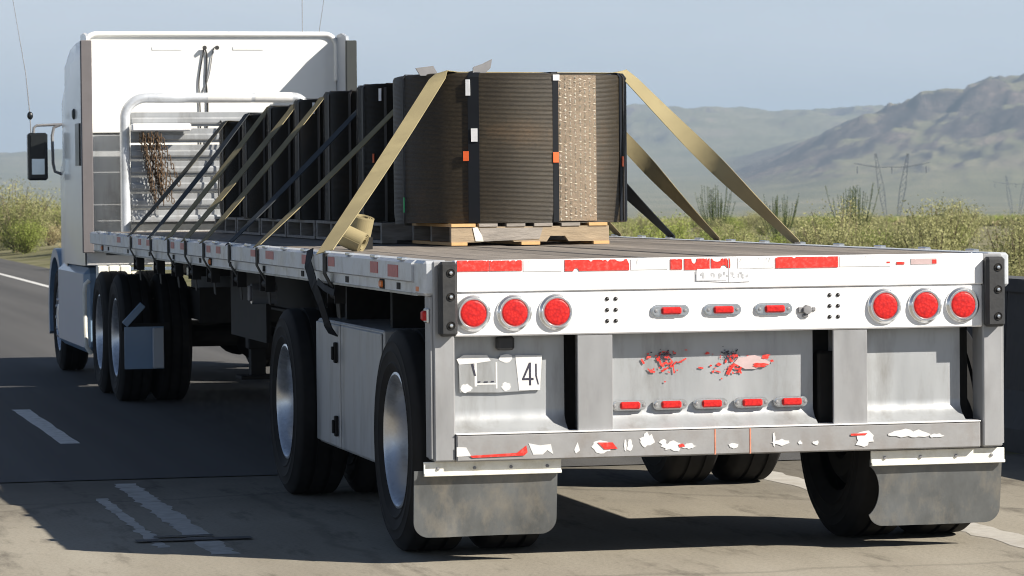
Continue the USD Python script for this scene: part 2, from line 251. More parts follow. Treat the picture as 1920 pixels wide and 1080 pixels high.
def box(x0, x1, y0, y1, z0, z1, b=0.0):
    if b <= 0:
        m = trimesh.creation.box((x1 - x0, y1 - y0, z1 - z0)); m.apply_translation(((x0 + x1) / 2, (y0 + y1) / 2, (z0 + z1) / 2)); return m
    pts = []
    for x, sx in ((x0, 1), (x1, -1)):
        for y, sy in ((y0, 1), (y1, -1)):
            for z, sz in ((z0, 1), (z1, -1)):
                pts += [(x + sx * b, y + sy * b, z), (x + sx * b, y, z + sz * b), (x, y + sy * b, z + sz * b)]
    return trimesh.convex.convex_hull(np.array(pts))
def tube(pts, r, sides=8, closed_ends=True):
    p = np.asarray(pts, float); n = len(p)
    t = np.gradient(p, axis=0); t /= np.linalg.norm(t, axis=1, keepdims=True) + 1e-12
    a = np.cross(t[0], [0, 0, 1.0] if abs(t[0][2]) < .9 else [1.0, 0, 0]); a /= np.linalg.norm(a)
    A = [a]
    for i in range(1, n):
        a = A[-1] - t[i] * (A[-1] @ t[i]); a /= np.linalg.norm(a) + 1e-12; A.append(a)
    A = np.array(A); B = np.cross(t, A)
    rr = np.broadcast_to(r, (n,))
    ang = np.arange(sides) * 2 * np.pi / sides
    v = p[:, None] + rr[:, None, None] * (np.cos(ang)[None, :, None] * A[:, None] + np.sin(ang)[None, :, None] * B[:, None])
    v = v.reshape(-1, 3); f = []
    for i in range(n - 1):
        for j in range(sides):
            k = (j + 1) % sides
            f += [(i * sides + j, (i + 1) * sides + k, i * sides + k), (i * sides + j, (i + 1) * sides + j, (i + 1) * sides + k)]
    if closed_ends:
        v = np.vstack([v, p[0], p[-1]]); c0, c1 = len(v) - 2, len(v) - 1
        for j in range(sides):
            k = (j + 1) % sides
            f += [(c0, j, k), (c1, (n - 1) * sides + k, (n - 1) * sides + j)]
    m = trimesh.Trimesh(v, np.array(f), process=False)
    return m
def lathe(profile, axis='x', centre=(0, 0, 0), seg=48, sx=1.0):
    """profile: (radius, along) pairs turned round AXIS through CENTRE."""
    pr = np.array(profile, float); n = len(pr)
    ang = np.arange(seg) * 2 * np.pi / seg
    c, s = np.cos(ang), np.sin(ang)
    r, a = pr[:, 0][:, None], np.broadcast_to(pr[:, 1][:, None], (n, seg))
    if axis == 'x': v = np.stack([a * sx, r * c, r * s], -1)
    elif axis == 'y': v = np.stack([r * c, a * sx, r * s], -1)
    else: v = np.stack([r * c, r * s, a * sx], -1)
    v = v.reshape(-1, 3) + np.array(centre); f = []
    for i in range(n - 1):
        for j in range(seg):
            k = (j + 1) % seg
            f += [(i * seg + j, i * seg + k, (i + 1) * seg + k), (i * seg + j, (i + 1) * seg + k, (i + 1) * seg + j)]
    m = trimesh.Trimesh(v, np.array(f), process=False)
    return m
def plate(poly, y0, y1):
    """A shapely shape in (x, z) given thickness from y0 to y1 (y0 nearer the viewer)."""
    ms = []
    for g in getattr(poly, 'geoms', [poly]):
        if g.is_empty or g.area < 1e-9: continue
        m = trimesh.creation.extrude_polygon(g, abs(y1 - y0), engine='earcut')
        v = m.vertices.copy(); m.vertices = np.c_[v[:, 0], y1 - v[:, 2], v[:, 1]] ; ms.append(m)
    m = cat_(ms); m.fix_normals(); return m
def side_plate(poly, x0, x1):
    """A shapely shape in (y, z) given thickness from x0 to x1."""
    m = cat_(trimesh.creation.extrude_polygon(g, abs(x1 - x0), engine='earcut') for g in getattr(poly, 'geoms', [poly]))
    v = m.vertices.copy(); m.vertices = np.c_[x0 + v[:, 2], v[:, 0], v[:, 1]]; m.fix_normals(); return m
def ribbon(pts, wid, w, th=0.004):
    """Flat webbing along PTS; WID gives its width direction at each point."""
    p = np.asarray(pts, float); d = np.asarray(wid, float); n = len(p)
    t = np.gradient(p, axis=0); t /= np.linalg.norm(t, axis=1, keepdims=True) + 1e-12
    d = d - t * (d * t).sum(1, keepdims=True); d /= np.linalg.norm(d, axis=1, keepdims=True) + 1e-12
    nn = np.cross(t, d)
    v = np.stack([p - d * w / 2 - nn * th / 2, p + d * w / 2 - nn * th / 2, p + d * w / 2 + nn * th / 2, p - d * w / 2 + nn * th / 2], 1).reshape(-1, 3)
    f = []
    for i in range(n - 1):
        for j in range(4):
            a, b, c, e = i * 4 + j, i * 4 + (j + 1) % 4, (i + 1) * 4 + (j + 1) % 4, (i + 1) * 4 + j
            f += [(a, b, c), (a, c, e)]
    f += [(0, 2, 1), (0, 3, 2), (n * 4 - 4, n * 4 - 3, n * 4 - 2), (n * 4 - 4, n * 4 - 2, n * 4 - 1)]
    return trimesh.Trimesh(v, np.array(f), process=False)
def polyline(pts, step=0.04):
    p = [np.array(pts[0], float)]
    for q in pts[1:]:
        q = np.array(q, float); k = max(1, int(np.linalg.norm(q - p[-1]) / step)); a = p[-1]
        p += [a + (q - a) * (i + 1) / k for i in range(k)]
    return np.array(p)
def smoothstep(a, b, x):
    t = np.clip((np.asarray(x, float) - a) / (b - a), 0, 1); return t * t * (3 - 2 * t)

# ------------------------------------------------------------------ ground, road, mountains
JOINT = 4.73
def terrain_h(x, y):
    dx, dy = x - EYE[0], y - EYE[1]
    r = np.hypot(dx, dy); az = np.degrees(np.arctan2(dx, dy))
    P = np.stack([x, y, np.zeros_like(x)], -1)
    near = 0.55 * smoothstep(2.9, 7.0, x) * smoothstep(30, 60, y) * (1 - smoothstep(5, 20, x - 0.08 * y)) * (1 - smoothstep(170, 280, y))
    side = smoothstep(3.5, 9, x) + smoothstep(-12, -20, x)
    lumps = 0.35 * (meshkit.fbm(P / 9.0, 4, 3) - 0.5) * smoothstep(3.6, 8, np.abs(x + 3.5) - 5.0 + 0.0)
    drop = -np.interp(r, [0, 60, 150, 300, 1500, 3000, 4200, 7000, 12000, 20000], [0.1, 0.3, 0.9, 2.0, 13, 24, 22, -18, -45, -60])
    h = -0.06 + near + lumps + (drop + 0.0) * np.clip(side, 0, 1)
    far = 0.06 + smoothstep(600, 1500, r) * drop * (1 - np.clip(side, 0, 1))
    h = h + far - 0.06
    # far ridge
    n1 = meshkit.fbm(P / 1500.0, 6, 11); n2 = meshkit.fbm(P / 420.0, 6, 29)
    rid = 1 - np.abs(2 * meshkit.fbm(P / 900.0, 6, 5) - 1); rid2 = 1 - np.abs(2 * meshkit.fbm(P / 260.0, 5, 17) - 1)
    amp = PchipInterpolator([-181, -20, 0, 5, 12, 15, 16.5, 18, 20, 22, 26, 40, 60, 181], [40, 60, 60, 85, 150, 205, 200, 195, 200, 200, 220, 160, 60, 40])(az)
    g = np.exp(-((r - 9300) / 1500.0) ** 2)
    h = h + amp * g * (0.62 + 0.36 * n1 + 0.16 * (rid - .5) + 0.26 * (rid2 - 0.5) + 0.16 * (meshkit.fbm(P / 120.0, 4, 61) - .5))
    # nearer pale foothill and the dark massif at the right
    a2 = 42 * np.exp(-((az - 18.3) / 1.3) ** 2) * np.exp(-((r - 7000) / 800.0) ** 2)
    h = h + a2 * (0.5 + 0.6 * rid + 0.4 * (n2 - .5))
    a3 = PchipInterpolator([-181, 16.6, 17.6, 18.2, 18.7, 19.2, 19.8, 20.5, 21.3, 22.0, 24, 27, 31, 181], [0, 10, 34, 60, 84, 104, 124, 143, 168, 190, 235, 225, 0, 0])(az)
    g3 = np.exp(-(np.maximum(0, np.abs(r - 5900) - 150) / 780.0) ** 2)
    rid3 = 1 - np.abs(2 * meshkit.fbm(P / 110.0, 4, 41) - 1)
    h = h + a3 * g3 * (0.58 + 0.36 * rid + 0.36 * (rid2 - 0.5) + 0.25 * (n2 - 0.5) + 0.26 * (rid3 - .5) + 0.10 * (meshkit.fbm(P / 45.0, 3, 51) - .5))
    return h
az = np.radians(np.unique(np.round(np.concatenate([np.arange(-180, 2, 3.0), np.arange(2, 25.5, 0.035), np.arange(25.5, 40, 0.5), np.arange(40, 180, 3.0)]), 4)))
rad = np.concatenate([np.geomspace(3, 400, 70), np.geomspace(420, 3600, 40), np.arange(3700, 4800, 62), np.arange(4800, 6700, 26), np.arange(6720, 11200, 56), np.geomspace(11400, 16000, 8)])
A_, R_ = np.meshgrid(az, rad)
X_, Y_ = EYE[0] + R_ * np.sin(A_), EYE[1] + R_ * np.cos(A_)
Z_ = terrain_h(X_, Y_)
V = np.stack([X_, Y_, Z_], -1).reshape(-1, 3)
nr, na = R_.shape
i, j = np.meshgrid(np.arange(nr - 1), np.arange(na), indexing='ij')
q = np.stack([i * na + j, i * na + (j + 1) % na, (i + 1) * na + (j + 1) % na, (i + 1) * na + j], -1).reshape(-1, 4)
F = np.vstack([q[:, [0, 2, 1]], q[:, [0, 3, 2]]])
ctr = len(V); V = np.vstack([V, [EYE[0], EYE[1], -0.1]])
F = np.vstack([F, [(ctr, (k + 1) % na, k) for k in range(na)]])
obj('/World', 'desert_ground', trimesh.Trimesh(V, F, process=False), 'desert', smooth=True, kind='structure')

def strip(x0, x1, y0, y1, z, nx=1, ny=1):
    xs, ys = np.linspace(x0, x1, nx + 1), np.linspace(y0, y1, ny + 1)
    g = np.stack(np.meshgrid(xs, ys, indexing='ij'), -1).reshape(-1, 2)
    v = np.c_[g, np.full(len(g), z)]; f = []
    for a in range(nx):
        for b in range(ny):
            o = a * (ny + 1) + b; f += [(o, o + ny + 1, o + ny + 2), (o, o + ny + 2, o + 1)]
    return trimesh.Trimesh(v, np.array(f), process=False)
obj('/World', 'road', strip(-10.5, 2.75, JOINT + .03, 900, 0.0), 'asphalt', kind='structure')
obj('/World', 'bridge_deck', strip(-11, 3.6, -70, JOINT - .03, 0.0), 'concrete', kind='structure')
obj('/World', 'bridge_joint', strip(-11, 3.6, JOINT - .03, JOINT + .03, -0.012), 'tar', kind='structure')
def rough_strip(x0, x1, y0, y1, z, amp=0.01, step=0.1, seed=1):
    """A painted line with worn, wavering edges."""
    rr = np.random.default_rng(seed); n = max(2, int((y1 - y0) / step))
    ys = np.linspace(y0, y1, n + 1)
    a = x0 + rr.normal(0, amp, n + 1); b = x1 + rr.normal(0, amp, n + 1)
    v = np.vstack([np.c_[a, ys, np.full(n + 1, z)], np.c_[b, ys, np.full(n + 1, z)]])
    f = [t for k in range(n) for t in ((k, n + 1 + k, n + 2 + k), (k, n + 2 + k, k + 1))]
    return trimesh.Trimesh(v, np.array(f), process=False)
obj('/World', 'edge_line', rough_strip(1.33, 1.45, JOINT + .05, 600, 0.0015, 0.004, 1.0), 'road_paint', kind='structure')
obj('/World', 'edge_line', rough_strip(1.30, 1.50, -30, JOINT - .05, 0.0015, 0.012, 0.15, 4), 'old_paint', kind='structure')
obj('/World', 'edge_line', rough_strip(-9.3, -9.18, JOINT + .05, 600, 0.0015, 0.004, 1.0), 'road_paint', kind='structure')
for k, (a, b) in enumerate([(7.5, 11.0), (16.5, 20.0), (28.7, 32.2), (40.9, 44.4), (53.1, 56.6), (65.3, 68.8)]):
    obj('/World', 'lane_dash', rough_strip(-2.04, -1.92, a, b, 0.0015, 0.004, 0.2, 10 + k), 'road_paint', kind='structure')
obj('/World', 'lane_dash', rough_strip(-2.07, -1.95, 0.75, 4.45, 0.0015, 0.007, 0.06, 20), 'worn_paint', kind='structure')
obj('/World', 'lane_dash', rough_strip(-2.26, -2.20, 1.1, 3.6, 0.0015, 0.008, 0.06, 21), 'worn_paint', kind='structure')
obj('/World', 'lane_dash', rough_strip(-2.07, -1.95, -8.6, -5.0, 0.0015, 0.012, 0.12, 22), 'old_paint', kind='structure')
obj('/World', 'tar_patch', cat_([strip(-2.32, -1.80, 1.32, 1.42, 0.008), strip(-2.22, -1.95, 1.50, 1.56, 0.008)]), 'tar', kind='structure')

# parapet of the bridge (right of the trailer)
t = thing('bridge_parapet', 'low concrete bridge wall along the road edge right of the trailer', 'wall', (3.7, -60, 0))
prof = Polygon([(3.50, -0.1), (3.50, 0.08), (3.60, 0.30), (3.63, 0.90), (3.61, 0.90), (3.61, 0.98), (3.86, 0.98), (3.86, -0.1)])
def wall_seg(y0, y1):
    m = trimesh.creation.extrude_polygon(prof, y1 - y0, engine='earcut'); v = m.vertices.copy(); m.vertices = np.c_[v[:, 0], y1 - v[:, 2], v[:, 1]]; m.fix_normals(); return m
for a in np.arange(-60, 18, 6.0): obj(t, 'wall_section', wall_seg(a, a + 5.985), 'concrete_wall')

# ------------------------------------------------------------------ flatbed trailer
H, LEN = 1.262, 12.6
T = thing('flatbed_trailer', 'silver and white spread-axle flatbed trailer loaded with dark rolls', 'trailer', (0, 0, 0))
# deck planks
NP = 13; xs = np.linspace(-1.19, 1.19, NP + 1)
for k in range(NP):
    dz = R.uniform(-0.002, 0.002)
    obj(T, 'deck_plank', box(xs[k] + .003, xs[k + 1] - .003, 0.03, LEN - .05, H - .03 + dz, H - .004 + dz, .002), 'deck_wood')
# side rails
for s in (-1, 1):
    pr = Polygon([(1.19, H - .05), (1.19, H), (1.275, H), (1.292, H - .012), (1.292, H - .088), (1.262, H - .097), (1.262, H - .14), (1.20, H - .14), (1.20, H - .05)])
    m = trimesh.creation.extrude_polygon(pr, LEN - .22, engine='earcut'); v = m.vertices.copy()
    m.vertices = np.c_[s * v[:, 0], .22 + v[:, 2], v[:, 1]]; m.fix_normals()
    rail = obj(T, 'side_rail', m, 'rail_metal')
    obj(rail, 'rail_foot', box(min(s * 1.266, s * 1.19), max(s * 1.266, s * 1.19), .22, LEN, H - .150, H - .1405), 'rail_lower')
    for k, y in enumerate(np.arange(.40, LEN - .1, 0.61)):
        obj(rail, 'stake_pocket', box(s * 1.283 - .014, s * 1.283 + .014, y, y + .10, H - .004, H + .010, .003) if True else None, 'bright_metal')
        if s < 0 and k % 2 == 0: obj(rail, 'rail_hole', box(-1.2655, -1.25, y + .2, y + .27, H - .132, H - .104), 'dark_steel')
    cap = box(min(s * 1.18, s * 1.283), max(s * 1.18, s * 1.283), 0.008, .215, H - .145, H + .001, .012)
    obj(T, 'corner_cap', cap, 'rail_metal')
# red reflective tape on the left rail
for y0, y1, z0, z1 in [(.50, .72, -.078, -.026), (.95, 1.12, -.070, -.020), (2.02, 2.18, -.062, -.018), (2.76, 2.92, -.066, -.020), (3.80, 4.05, -.060, -.018), (4.40, 4.56, -.056, -.020), (5.7, 5.86, -.06, -.02), (6.1, 6.25, -.06, -.02), (7.2, 7.4, -.06, -.02), (7.7, 7.85, -.06, -.02), (8.9, 9.1, -.06, -.02), (9.4, 9.55, -.06, -.02), (10.6, 10.8, -.06, -.02)]:
    obj(T, 'side_tape', side_plate(sbox(y0, H + z0, y1, H + z1), -1.2945, -1.2915), 'faded_tape')
for y in (1.0, .14, 6.3, 12.0):
    lm = part(T, 'side_marker')
    obj(lm, 'lens', box(-1.284 if y < .2 else -1.275, -1.25, y - .035, y + .035, H - .133, H - .103, .006), 'amber')
    obj(lm, 'base', box(-1.279 if y < .2 else -1.268, -1.25, y - .05, y + .05, H - .139, H - .097, .004), 'dark_steel')
# rear apron
apron = obj(T, 'rear_apron', box(-1.157, 1.157, -.012, .05, 1.130, H, .004), 'white_paint')
beam = obj(T, 'lamp_beam', box(-1.157, 1.157, -.004, .06, .947, 1.1285, .006), 'white_paint')
obj(T, 'beam_web', box(-1.157, 1.157, .062, .16, .945, 1.235), 'dark_steel')
for s in (-1, 1):
    a, b = sorted((s * 1.157, s * 1.247))
    obj(T, 'corner_post', box(a + .001, b, 0.0, .13, .432, H - .002, .006), 'aluminium')
    obj(T, 'post_side', box(min(s * 1.2475, s * 1.256), max(s * 1.2475, s * 1.256), .01, .12, .445, 1.115), 'aluminium')
# side markers on the left corner post
lm = part(T, 'post_lamp'); obj(lm, 'lens', box(-1.283, -1.256, .035, .085, 1.015, 1.055, .006), 'red_lens'); obj(lm, 'bezel', box(-1.268, -1.2565, .025, .095, 1.005, 1.065, .004), 'bright_metal')
# red and white tape on the apron, worn at the top edge
def ragged(x0, x1, z0, z1, seed, bite=0.010, tear=None):
    rr = np.random.default_rng(seed); n = 28
    top = [(x, z1 - max(0, rr.normal(0.0, bite)) * (rr.random() < .55)) for x in np.linspace(x1, x0, n)]
    p = Polygon([(x0, z0), (x1, z0)] + top).buffer(0)
    for c, rx, rz in (tear or []):
        p = p.difference(affinity.scale(Point(c[0], c[1]).buffer(1, 5), rx, rz))
    return p
TA = -.0155
for p in [ragged(-1.147, -1.012, 1.217, 1.262, 1, .006), ragged(-1.009, -.872, 1.217, 1.261, 2, .008), ragged(-.689, -.412, 1.212, 1.259, 3, .010, [((-.64, 1.212), .012, .012), ((-.45, 1.258), .02, .008)]),
          ragged(-.233, -.182, 1.212, 1.256, 4, .006), ragged(-.172, -.062, 1.210, 1.257, 5, .012, [((-.13, 1.256), .012, .02)]), ragged(-.055, .028, 1.212, 1.256, 6, .014, [((.0, 1.21), .016, .018), ((-.03, 1.255), .02, .012)]),
          ragged(.227, .503, 1.211, 1.258, 7, .007), ragged(.765, .80, 1.219, 1.230, 8, .001), ragged(.925, .945, 1.221, 1.238, 9, .004), ragged(.72, .735, 1.226, 1.232, 12, .001)]:
    obj(apron, 'red_tape', plate(p, TA, -.0125), 'red_tape')
obj(apron, 'faded_patch', plate(ragged(.83, .945, 1.219, 1.243, 10, .005), TA + .001, -.0124), 'pink_tape')
for x0, x1, sd in [(-.866, -.70, 31), (-.405, -.245, 32), (.06, .22, 33), (.51, .74, 34)]:
    obj(apron, 'white_tape', plate(ragged(x0, x1, 1.213, 1.258, sd, .012), TA + .001, -.0124), 'white_tape')
stk = obj(T, 'maker_plate', plate(Polygon([(-.122, 1.165), (-.118, 1.212), (.02, 1.214), (.116, 1.209), (.114, 1.158), (.03, 1.155)]), -.0165, -.0128), 'white_tag')
obj(stk, 'plate_edge', plate(unary_union([sbox(-.122, 1.165, -.1195, 1.208), sbox(.018, 1.156, .021, 1.258), sbox(-.122, 1.163, .01, 1.1655)]), -.0175, -.0167), 'grey_ink')
rr = np.random.default_rng(5)
obj(stk, 'faint_print', plate(unary_union([sbox(x, z, x + rr.uniform(.003, .008), z + rr.uniform(.006, .016)) for x, z in zip(rr.uniform(-.105, .10, 34), rr.uniform(1.17, 1.192, 34))]), -.0174, -.0166), 'grey_ink')
# screw holes
for cx in (-.487, .487):
    for i_ in (-1, 1):
        for k in range(3):
            h = lathe([(0.0001, -.001), (.0075, -.001), (.0085, .001), (.0085, .006)], 'y', (cx + i_ * .0185, -.007, 1.002 + k * .046), 14)
            obj(beam, 'screw', h, 'dark_steel')
            obj(beam, 'screw_head', lathe([(.0001, -.0042), (.0035, -.0035), (.004, -.001)], 'y', (cx + i_ * .0185 + .002, -.0055, 1.004 + k * .046), 8), 'protector_grey')
# round lamps
for x in (-1.080, -.905, -.725, .712, .894, 1.063):
    lp = part(T, 'tail_lamp')
    c = (x, -.004, 1.043)
    obj(lp, 'ring', lathe([(.054, .0), (.054, -.016), (.058, -.0205), (.0635, -.0205), (.0665, -.015), (.074, -.010), (.0765, -.004), (.0765, .002)], 'y', c, 56), 'bright_metal', smooth=40)
    obj(lp, 'lens', lathe([(.0001, -.0195), (.03, -.0192), (.046, -.0185), (.052, -.017), (.0555, -.013), (.0555, .0)], 'y', c, 48), 'red_lens', smooth=50)
    for a in (1.2, 4.35): obj(lp, 'rivet', lathe([(.0001, -.005), (.004, -.004), (.005, 0)], 'y', (x + .069 * math.cos(a), -.0135, 1.043 + .069 * math.sin(a)), 10), 'bright_metal')
def marker(x, z, y, w=.166, h=.050):
    lp = part(T, 'marker_lamp')
    st = unary_union([Point(x - w / 2 + h / 2, z).buffer(h / 2, 12), Point(x + w / 2 - h / 2, z).buffer(h / 2, 12), sbox(x - w / 2 + h / 2, z - h / 2, x + w / 2 - h / 2, z + h / 2)])
    ms = [plate(st, y - .006, y), plate(st.buffer(-.006), y - .012, y - .0055)]
    obj(lp, 'bezel', cat_(ms), 'bright_metal')
    obj(lp, 'lens', box(x - .040, x + .046, y - .024, y - .0115, z - .0155, z + .0155, .006), 'red_lens')
    for s in (-1, 1): obj(lp, 'screw', lathe([(.0001, -.004), (.006, -.003), (.0075, 0)], 'y', (x + s * .063, y - .0118, z), 10), 'protector_grey')
for x in (-.235, -.007, .218): marker(x, 1.040, -.004)
# broken connector socket right of the markers
sk = obj(beam, 'socket', cat_([lathe([(.0001, -.022), (.018, -.021), (.021, -.016), (.021, 0)], 'y', (.365, -.004, 1.034), 7), box(.325, .349, -.014, -.004, 1.020, 1.046, .004), box(.386, .405, -.012, -.004, 1.026, 1.045, .004), box(.345, .372, -.016, -.004, 1.001, 1.016, .004)]), 'protector_grey')
# black rubber dock bumpers
for x0, x1, z0, z1 in ((-1.228, -1.153, .951, 1.258), (1.157, 1.242, .948, 1.247)):
    bp = obj(T, 'dock_bumper', box(x0, x1, -.055, -.0005, z0, z1, .012), 'black_rubber')
    for z in (z1 - .045, (z0 + z1) / 2 + .01, z0 + .045):
        xc = (x0 + x1) / 2 + .008
        obj(bp, 'bolt_recess', lathe([(.0001, -.0005), (.015, -.0005), (.017, -.003), (.0175, .004)], 'y', (xc, -.0555, z), 16), 'dark_steel')
        obj(bp, 'bolt', lathe([(.0001, -.008), (.007, -.0075), (.0085, -.002), (.0085, .002)], 'y', (xc, -.0555, z), 6), 'bright_metal')
# recessed panels, uprights, bumper
PD = .100
def panel(x0, x1, z0, z1, seed):
    nx, nz = 14, 14
    X, Z = np.meshgrid(np.linspace(x0, x1, nx), np.linspace(z0, z1, nz), indexing='ij')
    tz = (Z - z0) / (z1 - z0)
    Yv = PD - .075 * np.clip(1 - tz / .16, 0, 1) ** 1.8
    Yv = Yv + .006 * (meshkit.fbm(np.stack([X * 4, Z * 4, np.zeros_like(X)], -1), 3, seed) - .5)
    v = np.stack([X, Yv, Z], -1).reshape(-1, 3); f = []
    for a in range(nx - 1):
        for b in range(nz - 1):
            o = a * nz + b; f += [(o, o + nz, o + nz + 1), (o, o + nz + 1, o + 1)]
    return trimesh.Trimesh(v, np.array(f), process=False)
p1 = obj(T, 'rear_panel', panel(-1.156, -.668, .545, .955, 1), 'panel_metal', smooth=True)
p2 = obj(T, 'rear_panel', panel(-.482, .425, .545, .955, 2), 'panel_metal', smooth=True)
p3 = obj(T, 'rear_panel', panel(.638, 1.090, .545, .955, 3), 'panel_metal', smooth=True)
for x0, x1 in ((-.634, -.482), (.485, .638)):
    up_ = cat_([box(x0, x1, .004, .016, .542, .946, .003), box(x1 - .014, x1 - .002, .0165, .16, .545, .945), box(x0 + .03, x1 - .0145, .15, .16, .545, .945)])
    obj(T, 'upright', up_, 'aluminium')
obj(T, 'dark_cavity', box(-1.15, 1.15, .17, .19, .50, .95), 'dark_steel')  # dark sheet behind the panel gaps, standing in for shade in the recess
bm = cat_([box(-1.156, 1.142, -.010, .10, .430, .541, .006)])
bumper = obj(T, 'rear_bumper', bm, 'bumper_metal')
obj(bumper, 'bumper_top', box(-1.156, 1.142, -.0125, .098, .5415, .5465, .001), 'white_paint')
BA = -.0114
def patch(pts, m, name):
    k = {'white_patch': 0, 'red_patch': .0030, 'rust_line': .0004}[name] + .00012 * counts.get((bumper, name), 0)
    obj(bumper, name, plate(Polygon(pts).buffer(0), BA - k, -.0105 - k), m)
def blob(cx, cz, rx, rz, seed, n=18, rough=.35):
    rr = np.random.default_rng(seed)
    return [(cx + rx * math.cos(a) * (1 + rough * (rr.random() - .6)), cz + rz * math.sin(a) * (1 + rough * (rr.random() - .6))) for a in np.linspace(0, 2 * math.pi, n, endpoint=False)]
patch([(-1.155, .452), (-1.155, .492), (-1.115, .490), (-1.095, .455)], 'white_tape', 'white_patch')
patch([(-1.10, .455), (-.90, .462), (-.86, .492), (-.855, .463), (-.87, .450), (-1.09, .446)], 'red_tape', 'red_patch')
patch([(-.85, .500), (-.83, .452), (-.79, .452), (-.77, .470), (-.745, .452), (-.755, .495), (-.80, .490)], 'white_tape', 'white_patch')
patch([(-.655, .468), (-.64, .50), (-.63, .465), (-.648, .452)], 'white_tape', 'white_patch')
patch(blob(-.535, .478, .045, .028, 3), 'white_tape', 'white_patch')
patch([(-.555, .496), (-.49, .495), (-.468, .468), (-.525, .466)], 'red_tape', 'red_patch')
for k, (x, z, a, b) in enumerate([(-.435, .48, .006, .03), (-.415, .478, .012, .028), (-.34, .50, .03, .03), (-.27, .49, .018, .012), (-.225, .472, .05, .02), (-.16, .47, .03, .012), (.035, .468, .02, .012), (.215, .49, .006, .03), (.25, .475, .04, .013), (.33, .472, .01, .008), (.40, .47, .016, .008), (.615, .482, .045, .03), (.78, .50, .055, .018), (.86, .495, .05, .016), (.94, .486, .03, .010)]):
    patch(blob(x, z, a, b, 50 + k, 16, .6), 'white_tape', 'white_patch')
patch([(-.205, .478), (-.185, .482), (-.175, .470), (-.2, .466)], 'red_tape', 'red_patch')
patch([(.555, .504), (.63, .505), (.62, .496), (.556, .495)], 'red_tape', 'red_patch')
for x in (-.046, .108): patch([(x, .432), (x + .006, .432), (x + .006, .539), (x, .539)], 'orange_mark', 'rust_line')
# licence plate with its lamp bracket
lp = obj(T, 'licence_plate', plate(Polygon([(-1.118, .712), (-1.122, .852), (-1.02, .862), (-.955, .848), (-.90, .862), (-.775, .856), (-.775, .715), (-.95, .708)]), PD - .012, PD - .006), 'panel_metal')
obj(lp, 'plate_face', plate(unary_union([Polygon([(-1.13, .85), (-1.10, .868), (-1.0, .866), (-.985, .84), (-1.05, .832), (-1.12, .828)]), Polygon([(-.88, .862), (-.765, .86), (-.775, .715), (-.865, .715)]), sbox(-1.055, .735, -1.045, .84), sbox(-.965, .725, -.958, .835), sbox(-1.045, .742, -.96, .748), Polygon(blob(-1.09, .728, .025, .018, 5)), Polygon(blob(-.92, .732, .02, .018, 6)), Polygon(blob(-.92, .85, .03, .02, 8))]), PD - .0135, PD - .0125), 'white_tape')
for dg in (unary_union([Polygon([(-.851, .765), (-.842, .765), (-.812, .83), (-.822, .83)]), sbox(-.852, .757, -.802, .766), sbox(-.822, .735, -.813, .83)]), unary_union([sbox(-.795, .775, -.788, .825), Polygon([(-.795, .775), (-.788, .775), (-.779, .738), (-.785, .738)])]),
           Polygon([(-1.068, .83), (-1.060, .83), (-1.048, .78), (-1.055, .78)]), sbox(-1.04, .752, -1.03, .757), sbox(-1.015, .751, -.998, .756), sbox(-.985, .752, -.972, .757)):
    obj(lp, 'plate_mark', plate(dg, PD - .0142, PD - .0136), 'dark_ink')
obj(p1, 'plate_lamp', box(-.965, -.89, PD - .05, PD - .006, .885, .944, .01), 'black_rubber')
# red emblems, badly worn
def emblem(cx, cz, s, seed):
    """A badly worn red mark: curved strokes broken into flecks."""
    from shapely.geometry import LineString
    rr = np.random.default_rng(seed); ps = []
    for k in range(5):
        a = rr.uniform(.2, math.pi - .2); x0 = cx + (k - 2) * .022 * s + rr.normal(0, .006); z0 = cz - .045 * s + rr.uniform(0, .02) * s; pts = [(x0, z0)]
        for q_ in range(6): a += rr.normal(0, .45); pts.append((pts[-1][0] + math.cos(a) * .016 * s, pts[-1][1] + abs(math.sin(a)) * .016 * s))
        for q_ in range(6):
            if rr.random() < .75: ps.append(LineString(pts[q_:q_ + 2]).buffer(rr.uniform(.0012, .0045) * s, 3))
    for k in range(46):
        r_ = abs(rr.normal(.0028, .0016)) * s + .0008
        ps.append(Polygon(blob(cx + rr.normal(0, .042) * s, cz + rr.normal(.008, .026) * s, r_ * rr.uniform(.7, 2), r_, 1000 * seed + k, 7, .8)).buffer(0))
    return unary_union(ps)
for k, (cx, s, sd) in enumerate(((-.232, 1.0, 4), (.055, 1.0, 9))):
    e = obj(T, 'red_emblem', plate(emblem(cx, .805, s, sd), PD - .0068, PD - .0058), 'red_tape')
    obj(e, 'emblem_shadow', plate(emblem(cx, .845, .45, sd + 20), PD - .0078, PD - .0071), 'dark_ink')  # small dark flecks on the upper part of the red mark
obj(p2, 'faded_patch', plate(Polygon(blob(.155, .81, .075, .03, 77)), PD - .007, PD - .003), 'pink_tape')
obj(T, 'red_emblem', plate(unary_union([Polygon(blob(.215, .835, .02, .012, 3, 12, .9)), Polygon(blob(.19, .80, .03, .010, 4, 12, .9)), Polygon(blob(.24, .815, .010, .006, 6, 10, .9))]), PD - .009, PD - .0072), 'red_tape')
for x in (-.392, -.212, -.034, .145, .320): marker(x, .641, PD - .012, .150, .044)
